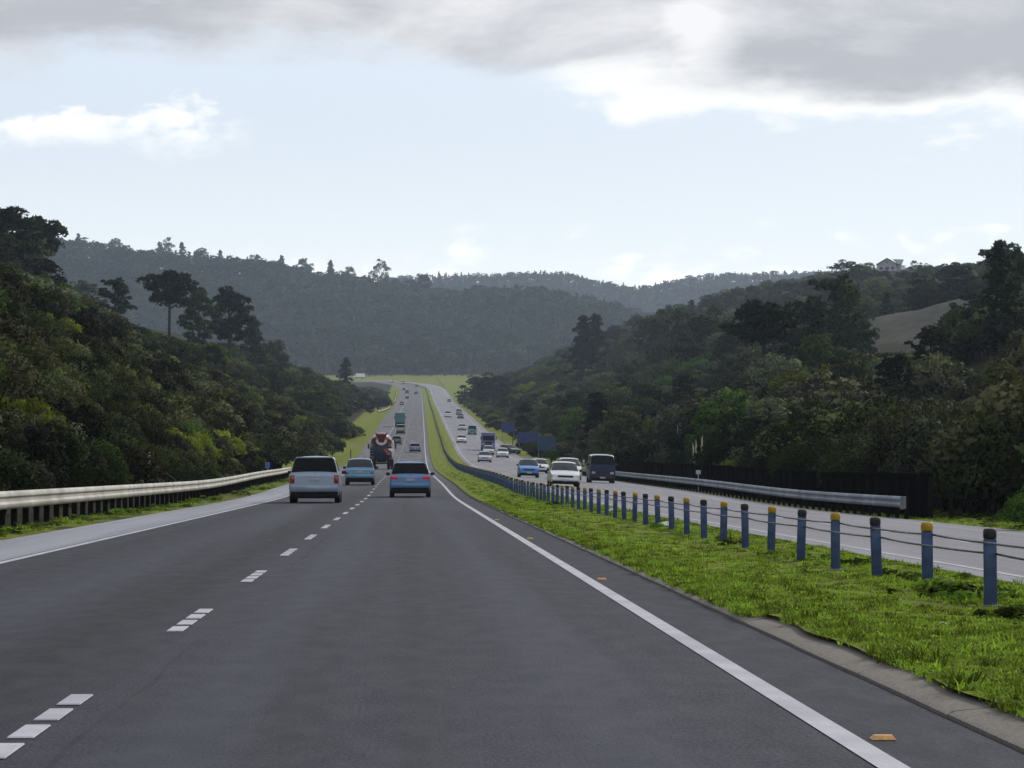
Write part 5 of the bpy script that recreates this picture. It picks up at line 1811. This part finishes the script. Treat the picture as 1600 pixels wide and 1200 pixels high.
    def part(nm, mb, mat, sm=35, parent=root):
        ck = (nm, id(mb), mat.name)
        if ck not in D: D[ck] = mb.mesh(nm, mat, sm)
        return link(nm, D[ck], parent)
    body = part('body', d['body'], pm_, 32)
    part('rear_window', d['rear_window'], M[glass], 50)
    part('windscreen', d['windscreen'], M['glass_dark' if kind == 'van' else 'glass'], 50)
    for a, c in d['side']:
        part('side_window', a, M['glass_dark'], 50); part('side_window', c, M['glass_dark'], 50)
    for a, c in d['gap']:
        part('door_gap', a, M['trim']); part('door_gap', c, M['trim'])
    for k in (0, 1): part('sill', d['sill'][k], M['trim'])
    part('gate_gap', d['gate_gap'], M['trim'])
    bump_m = pm_ if kind in ('mpv', 'estate', 'sedan') else M['trim']
    part('bumper', d['rear_bumper'], pm_ if kind != 'van' else M['trim'], 40); part('bumper', d['front_bumper'], pm_ if paint != 'navy' else M['trim'], 40)
    part('valance', d['rear_valance'], M['under'], 40); part('valance', d['front_valance'], M['under'], 40)
    part('underbody', d['under'], M['under'], 40)
    part('number_plate', d['rear_plate'], M['plate'], 40); part('number_plate', d['front_plate'], M['plate'], 40)
    part('grille', d['grille'], M['trim'], 40)
    for k in (0, 1):
        part('headlight', d['head'][k], M['lamp_clear'], 40)
        part('tail_light', d['tail_' + lamps][k], M['lamp_red_lit' if lit else 'lamp_red'], 40)
        part('mirror', d['mirror'][k], M['trim'], 40)
    if kind in ('mpv', 'hatch', 'estate', 'suv'):
        part('wiper', d['wiper'], M['trim'], 60)
        part('handle_strip', d['strip'], M['chrome'], 40)
    if kind in ('mpv', 'estate'):
        part('spoiler', d['spoiler'], pm_, 40)
    if roof:
        r = hl.panel([hl.side[0] - .4 + (hl.side[1] - hl.side[0] + .55) * i / 6 for i in range(7)], [6.95, 7.4, 8, 9, 9.99], .012, whole=True)
        r.obj('roof', M['paint ' + roof], root, 40)
    for sx in (-1, 1):
        for yy in (-L * .30, L * .31):
            add_wheel(root, sx * (W / 2 - .095), yy, wr, .19)
    return root


def road_z(x, d):
    s_ = x - float(axis(d)) - float(bend(d))
    return float(base(d)) + (float(opp_off(s_, d)) if s_ > 5 else 0.0)


def put(root, px, d, heading):
    x = px_to_x(px, d)
    z = road_z(x, d)
    s_ = x - float(axis(d))
    sl_ = float(base(d + 2) - base(d - 2)) / 4
    hd = heading + math.atan(162 / F)
    root.location = (x, d, z)
    pitch = math.atan(sl_) * (1 if math.cos(heading) > 0 else -1)
    roll = 0.037 if s_ > 5 and d < 1300 else 0.0
    root.rotation_mode = 'XYZ'
    root.rotation_euler = (pitch, roll * (1 if math.cos(heading) > 0 else -1), hd)
    return root


OWN, ONC = 0.0, math.pi
# same carriageway, seen from behind
put(make_car('mpv', 'silver blue', 'people_mover', 'silver blue people mover with a big dark rear window in the left lane', lamps='high'), 494, 113, OWN)
put(make_car('hatch', 'pale blue', 'hatchback', 'small pale blue hatchback in the left lane behind the mixer truck', glass='glass', lamps='low'), 563, 174, OWN)
put(make_car('estate', 'sky blue', 'estate_car', 'light blue estate car with lit red tail lights in the lane ahead', lit=True, lamps='wide'), 641, 132, OWN)
put(make_car('sedan', 'slate blue', 'sedan', 'lone slate blue sedan in the right lane beyond the mixer truck'), 648.5, 487, OWN)
put(make_car('hatch', 'dark green', 'hatchback', 'dark green hatchback half hidden by the mixer truck'), 620, 540, OWN)
put(make_car('van', 'beige', 'van', 'beige van ahead of the mixer truck', glass='glass_dark'), 626, 640, OWN)
FARG = 'distant cars going away near the bend'
for (px, d, kd, pt, lb) in [(628, 1200, 'sedan', 'grey', 'pale grey car in the left lane, nearest of the distant cars going away'), (636, 1440, 'hatch', 'charcoal', 'dark small car in the left lane well before the bend'),
                            (636, 1610, 'suv', 'charcoal', 'dark tall car in the left lane close to the bend'), (650, 1585, 'sedan', 'charcoal', 'dark low car in the right lane close to the bend'),
                            (631, 1720, 'sedan', 'dark red', 'reddish dark car just entering the bend'), (651, 1850, 'sedan', 'dark green', 'dark green car at the top of the right lane')]:
    put(make_car(kd, pt, {'sedan': 'sedan', 'hatch': 'hatchback', 'suv': 'suv_car'}[kd], lb, FARG), px, d, OWN)
put(make_car('van', 'white', 'van', 'right one of two white vans at the bend on the skyline road'), 629, 1960, R(14))
put(make_car('van', 'white', 'van', 'left one of two white vans at the bend on the skyline road'), 611, 2030, R(25))
# oncoming carriageway
put(make_car('van', 'navy', 'van', 'navy van with a white roof in the outer oncoming lane', roof='white'), 938, 218, ONC)
put(make_car('sedan', 'white', 'sedan', 'white sedan behind the barrier posts, nearest of the oncoming cars', glass='glass'), 880, 180, ONC)
put(make_car('mpv', 'white', 'people_mover', 'pale people mover following right behind the nearest white sedan'), 888, 238, ONC)
put(make_car('hatch', 'bright blue', 'hatchback', 'bright blue oncoming hatchback behind the cable barrier'), 825, 247, ONC)
put(make_car('sedan', 'white', 'sedan', 'white sedan half hidden behind the bright blue hatchback'), 842, 305, ONC)
put(make_car('sedan', 'silver', 'sedan', 'silver sedan in the inner oncoming lane below the blue truck'), 757, 405, ONC)
put(make_car('sedan', 'white', 'sedan', 'white sedan in the outer oncoming lane right of the silver sedan'), 785, 455, ONC)
put(make_car('sedan', 'silver', 'sedan', 'silver sedan directly in front of the blue truck'), 763, 478, ONC)
put(make_car('estate', 'dark green', 'estate_car', 'dark green estate car parked on the right shoulder below the blue signs'), 796, 492, ONC + R(28))
put(make_car('sedan', 'white', 'sedan', 'white sedan in the inner oncoming lane ahead of the teal van'), 721, 558, ONC)
put(make_car('van', 'teal', 'van', 'teal van in the outer oncoming lane'), 737.5, 645, ONC)
put(make_car('sedan', 'silver', 'sedan', 'silver sedan beside and behind the teal van'), 722, 700, ONC)
ONG = 'distant oncoming cars'
put(make_car('suv', 'white', 'suv_car', 'white tall car in the inner oncoming lane far ahead', ONG), 700, 885, ONC)
put(make_car('suv', 'grey', 'suv_car', 'grey tall car in the outer oncoming lane far ahead', ONG), 717, 945, ONC)
put(make_car('sedan', 'charcoal', 'sedan', 'dark low car following close by the grey tall car', ONG), 719.5, 870, ONC)
put(make_car('sedan', 'dark red', 'sedan', 'reddish car, most distant on the oncoming carriageway', ONG), 702, 1370, ONC)


def truck_wheels(root, ys, W, r=.5, dual=True):
    for y in ys:
        for sx in (-1, 1):
            add_wheel(root, sx * (W / 2 - .16), y, r, .28)
            if dual and y < 1.5: add_wheel(root, sx * (W / 2 - .50), y, r, .28)


def cab(root, y0, y1, W, z0, z1, paint):
    b = MB()
    x = W / 2
    b.add([(-x, y0, z0), (x, y0, z0), (x, y1, z0), (-x, y1, z0), (-x, y0, z1), (x, y0, z1), (x * .96, y1 - .35, z1), (-x * .96, y1 - .35, z1), (x, y1, z0 + (z1 - z0) * .48), (-x, y1, z0 + (z1 - z0) * .48)],
          [(0, 3, 2, 1), (4, 5, 6, 7), (0, 1, 5, 4), (1, 2, 8, 6, 5), (3, 0, 4, 7, 9), (2, 3, 9, 8), (8, 9, 7, 6)])
    o = b.obj('cab', M['paint ' + paint], root)
    zs = z0 + (z1 - z0) * .50
    gl = MB().add([(-x * .9, y1 + .005, zs + .04), (x * .9, y1 + .005, zs + .04), (x * .86, y1 - .30, z1 - .12), (-x * .86, y1 - .30, z1 - .12)], [(0, 1, 2, 3)])
    for v_i, v in enumerate(gl.v): gl.v[v_i] = (v[0], v[1] + .02, v[2])
    gl.obj('windscreen', M['glass_dark'], root)
    for sx in (-1, 1):
        MB().box(sx * x - .004 if sx > 0 else -x - .012, sx * x + .012 if sx > 0 else -x + .004, y0 + .35, y1 - .25, zs + .05, z1 - .2).obj('side_window', M['glass_dark'], root)
        MB().rbox(sx * (x + .18) - .08, sx * (x + .18) + .08, y1 - .25, y1 - .15, zs + .1, zs + .65, .02).obj('mirror', M['trim'], root)
        MB().rbox(sx * x * .72 - .18, sx * x * .72 + .18, y1 - .02, y1 + .02, z0 + .25, z0 + .45, .008).obj('headlight', M['lamp_clear'], root)
    MB().rbox(-x * .98, x * .98, y1 - .3, y1 + .06, z0 - .25, z0 + .15, .03).obj('bumper', M['paint ' + paint], root)
    MB().box(-x * .5, x * .5, y1 + .004, y1 + .03, z0 + .3, zs - .15).obj('grille', M['trim'], root)


def mixer_truck():
    root = empty('mixer_truck'); tag(root, 'red and white concrete mixer truck in the left lane', 'truck')
    W = 2.45
    MB().box(-.45, .45, -4.0, 3.6, .72, 1.0).obj('chassis', M['under'], root)
    cab(root, 2.1, 4.0, W, .95, 2.95, 'white')
    dr = MB(); dr.lathe([(-2.9, .55), (-2.7, .72), (-1.0, 1.12), (.6, 1.18), (1.9, .95), (2.4, .45)], 28, 'y')
    for i, v in enumerate(dr.v):
        y, z = v[1], v[2]; a = R(-11)
        dr.v[i] = (v[0], y * math.cos(a) - z * math.sin(a) - .9, y * math.sin(a) + z * math.cos(a) + 2.45)
    d_o = dr.obj('drum', M['paint silver'], root, 40)
    bd = MB(); bd.lathe([(-2.85, .62), (-2.65, .765), (-1.60, 1.015), (-1.55, .99)], 28, 'y')
    for i, v in enumerate(bd.v):
        y, z = v[1], v[2]; a = R(-11)
        bd.v[i] = (v[0] * 1.012, y * math.cos(a) - z * 1.012 * math.sin(a) - .9, y * math.sin(a) + z * 1.012 * math.cos(a) + 2.45)
    bd.obj('drum_band', M['paint red'], d_o, 40)
    # rear frame, feed hopper, chutes
    for sx in (-1, 1):
        MB().tube([(sx * .75, -3.4, .9), (sx * .7, -3.55, 2.3), (sx * .5, -3.7, 3.2)], .08, 8).obj('rear_frame', M['paint red'], root, 60)
        MB().box(sx * .95 - .28, sx * .95 + .28, -4.25, -4.22, .35, 1.05).obj('mud_flap', M['tyre'], root)
        MB().rbox(sx * .9 - .14, sx * .9 + .14, -4.10, -4.02, 1.06, 1.2, .01).obj('tail_light', M['lamp_red'], root)
        MB().rbox(sx * .82 - .40, sx * .82 + .40, -4.0, -1.6, 1.12, 1.20, .03).obj('mudguard', M['under'], root)
    hp = MB(); hp.add([(-.55, -4.15, 3.55), (.55, -4.15, 3.55), (.65, -3.35, 3.65), (-.65, -3.35, 3.65), (-.25, -3.9, 2.75), (.25, -3.9, 2.75), (.3, -3.5, 2.75), (-.3, -3.5, 2.75)],
                     [(0, 1, 5, 4), (1, 2, 6, 5), (2, 3, 7, 6), (3, 0, 4, 7), (4, 5, 6, 7)]); hp.obj('hopper', M['paint red'], root)
    ch = MB()
    n = 8; vs = []
    for (cx, cy, cz) in ((-.1, -3.95, 2.45), (.75, -4.35, 1.75)):
        for k in range(n + 1):
            t = math.pi * (1 + k / n)
            vs.append((cx + .30 * math.cos(t), cy, cz + .30 * math.sin(t)))
    vs2 = [(x, y, z - .03) for x, y, z in vs]
    f1 = [(k, k + 1, n + 2 + k, n + 1 + k) for k in range(n)]
    ch.add(vs + vs2, f1 + [tuple(i + 2 * n + 2 for i in f) for f in f1]); ch.obj('chute', M['paint dark red'], root, 50)
    MB().rbox(-1.15, 1.05, -4.05, -3.6, .95, 2.40, .12).obj('drive_cover', M['paint navy'], root, 40)
    MB().rbox(.55, 1.15, -4.1, -3.7, 1.55, 2.15, .15).obj('water_tank', M['paint white'], root, 40)
    for k in range(6):
        MB().box(-1.15, -.80, -4.12, -4.08, 1.3 + k * .3, 1.34 + k * .3).obj('ladder_rung', M['steel'], root)
    MB().rbox(-1.15, 1.15, -4.2, -4.05, .55, .70, .02).obj('rear_bar', M['under'], root)
    truck_wheels(root, [-2.9, -1.6, 2.9], W)
    return root


def box_truck(paint, label, boxpaint, H=3.4, W=2.4, L=7.0, name='box_truck'):
    root = empty(name); tag(root, label, 'truck')
    MB().box(-.45, .45, -L / 2, L / 2 - .3, .6, .9).obj('chassis', M['under'], root)
    MB().rbox(-W / 2, W / 2, -L / 2, L / 2 - 1.9, .93, H, .04).obj('cargo_box', M['paint ' + boxpaint], root)
    for sx in (-1, 1):
        MB().box(sx * W * .24 - W * .225, sx * W * .24 + W * .225, -L / 2 - .03, -L / 2 - .003, 1.05, H - .12).obj('door', M['paint ' + boxpaint], root)
        MB().rbox(sx * W * .42 - .1, sx * W * .42 + .1, -L / 2 - .05, -L / 2 + .02, .72, .88, .01).obj('tail_light', M['lamp_red'], root)
    MB().box(-W * .46, W * .46, -L / 2 - .06, -L / 2 + .1, .45, .62).obj('rear_bar', M['under'], root)
    cab(root, L / 2 - 1.8, L / 2, W * .96, .75, min(H, 2.6), paint)
    truck_wheels(root, [-L / 2 + 1.4, L / 2 - 1.0], W, .42)
    return root


put(mixer_truck(), 596.5, 318, OWN)
put(box_truck('teal', 'grey green box truck ahead of the beige van', 'teal', 3.3), 625, 740, OWN)
put(box_truck('blue', 'dark blue truck in the outer oncoming lane behind a silver sedan', 'blue', 2.9, 2.2, 6.0), 762, 510, ONC)
put(box_truck('white', 'white box truck on the skyline road at the far left', 'white', 3.6, 2.4, 8.0), 561, 2215, R(70))

# ------------------------------------------------------------------ the air
hz = MB().box(-2500, 2500, -120, 5350, -7.0, 330)
m, T = new_mat('haze_air')
pv = T.n('ShaderNodeVolumePrincipled')
pv.inputs['Color'].default_value = (0.67, 0.82, 1.0, 1)
pv.inputs['Density'].default_value = 0.95e-4
pv.inputs['Anisotropy'].default_value = 0.3
o_ = T.n('ShaderNodeOutputMaterial')
T.l(pv.outputs[0], o_.inputs['Volume'])
ho = hz.obj('haze', m)
ho['kind'] = 'stuff'
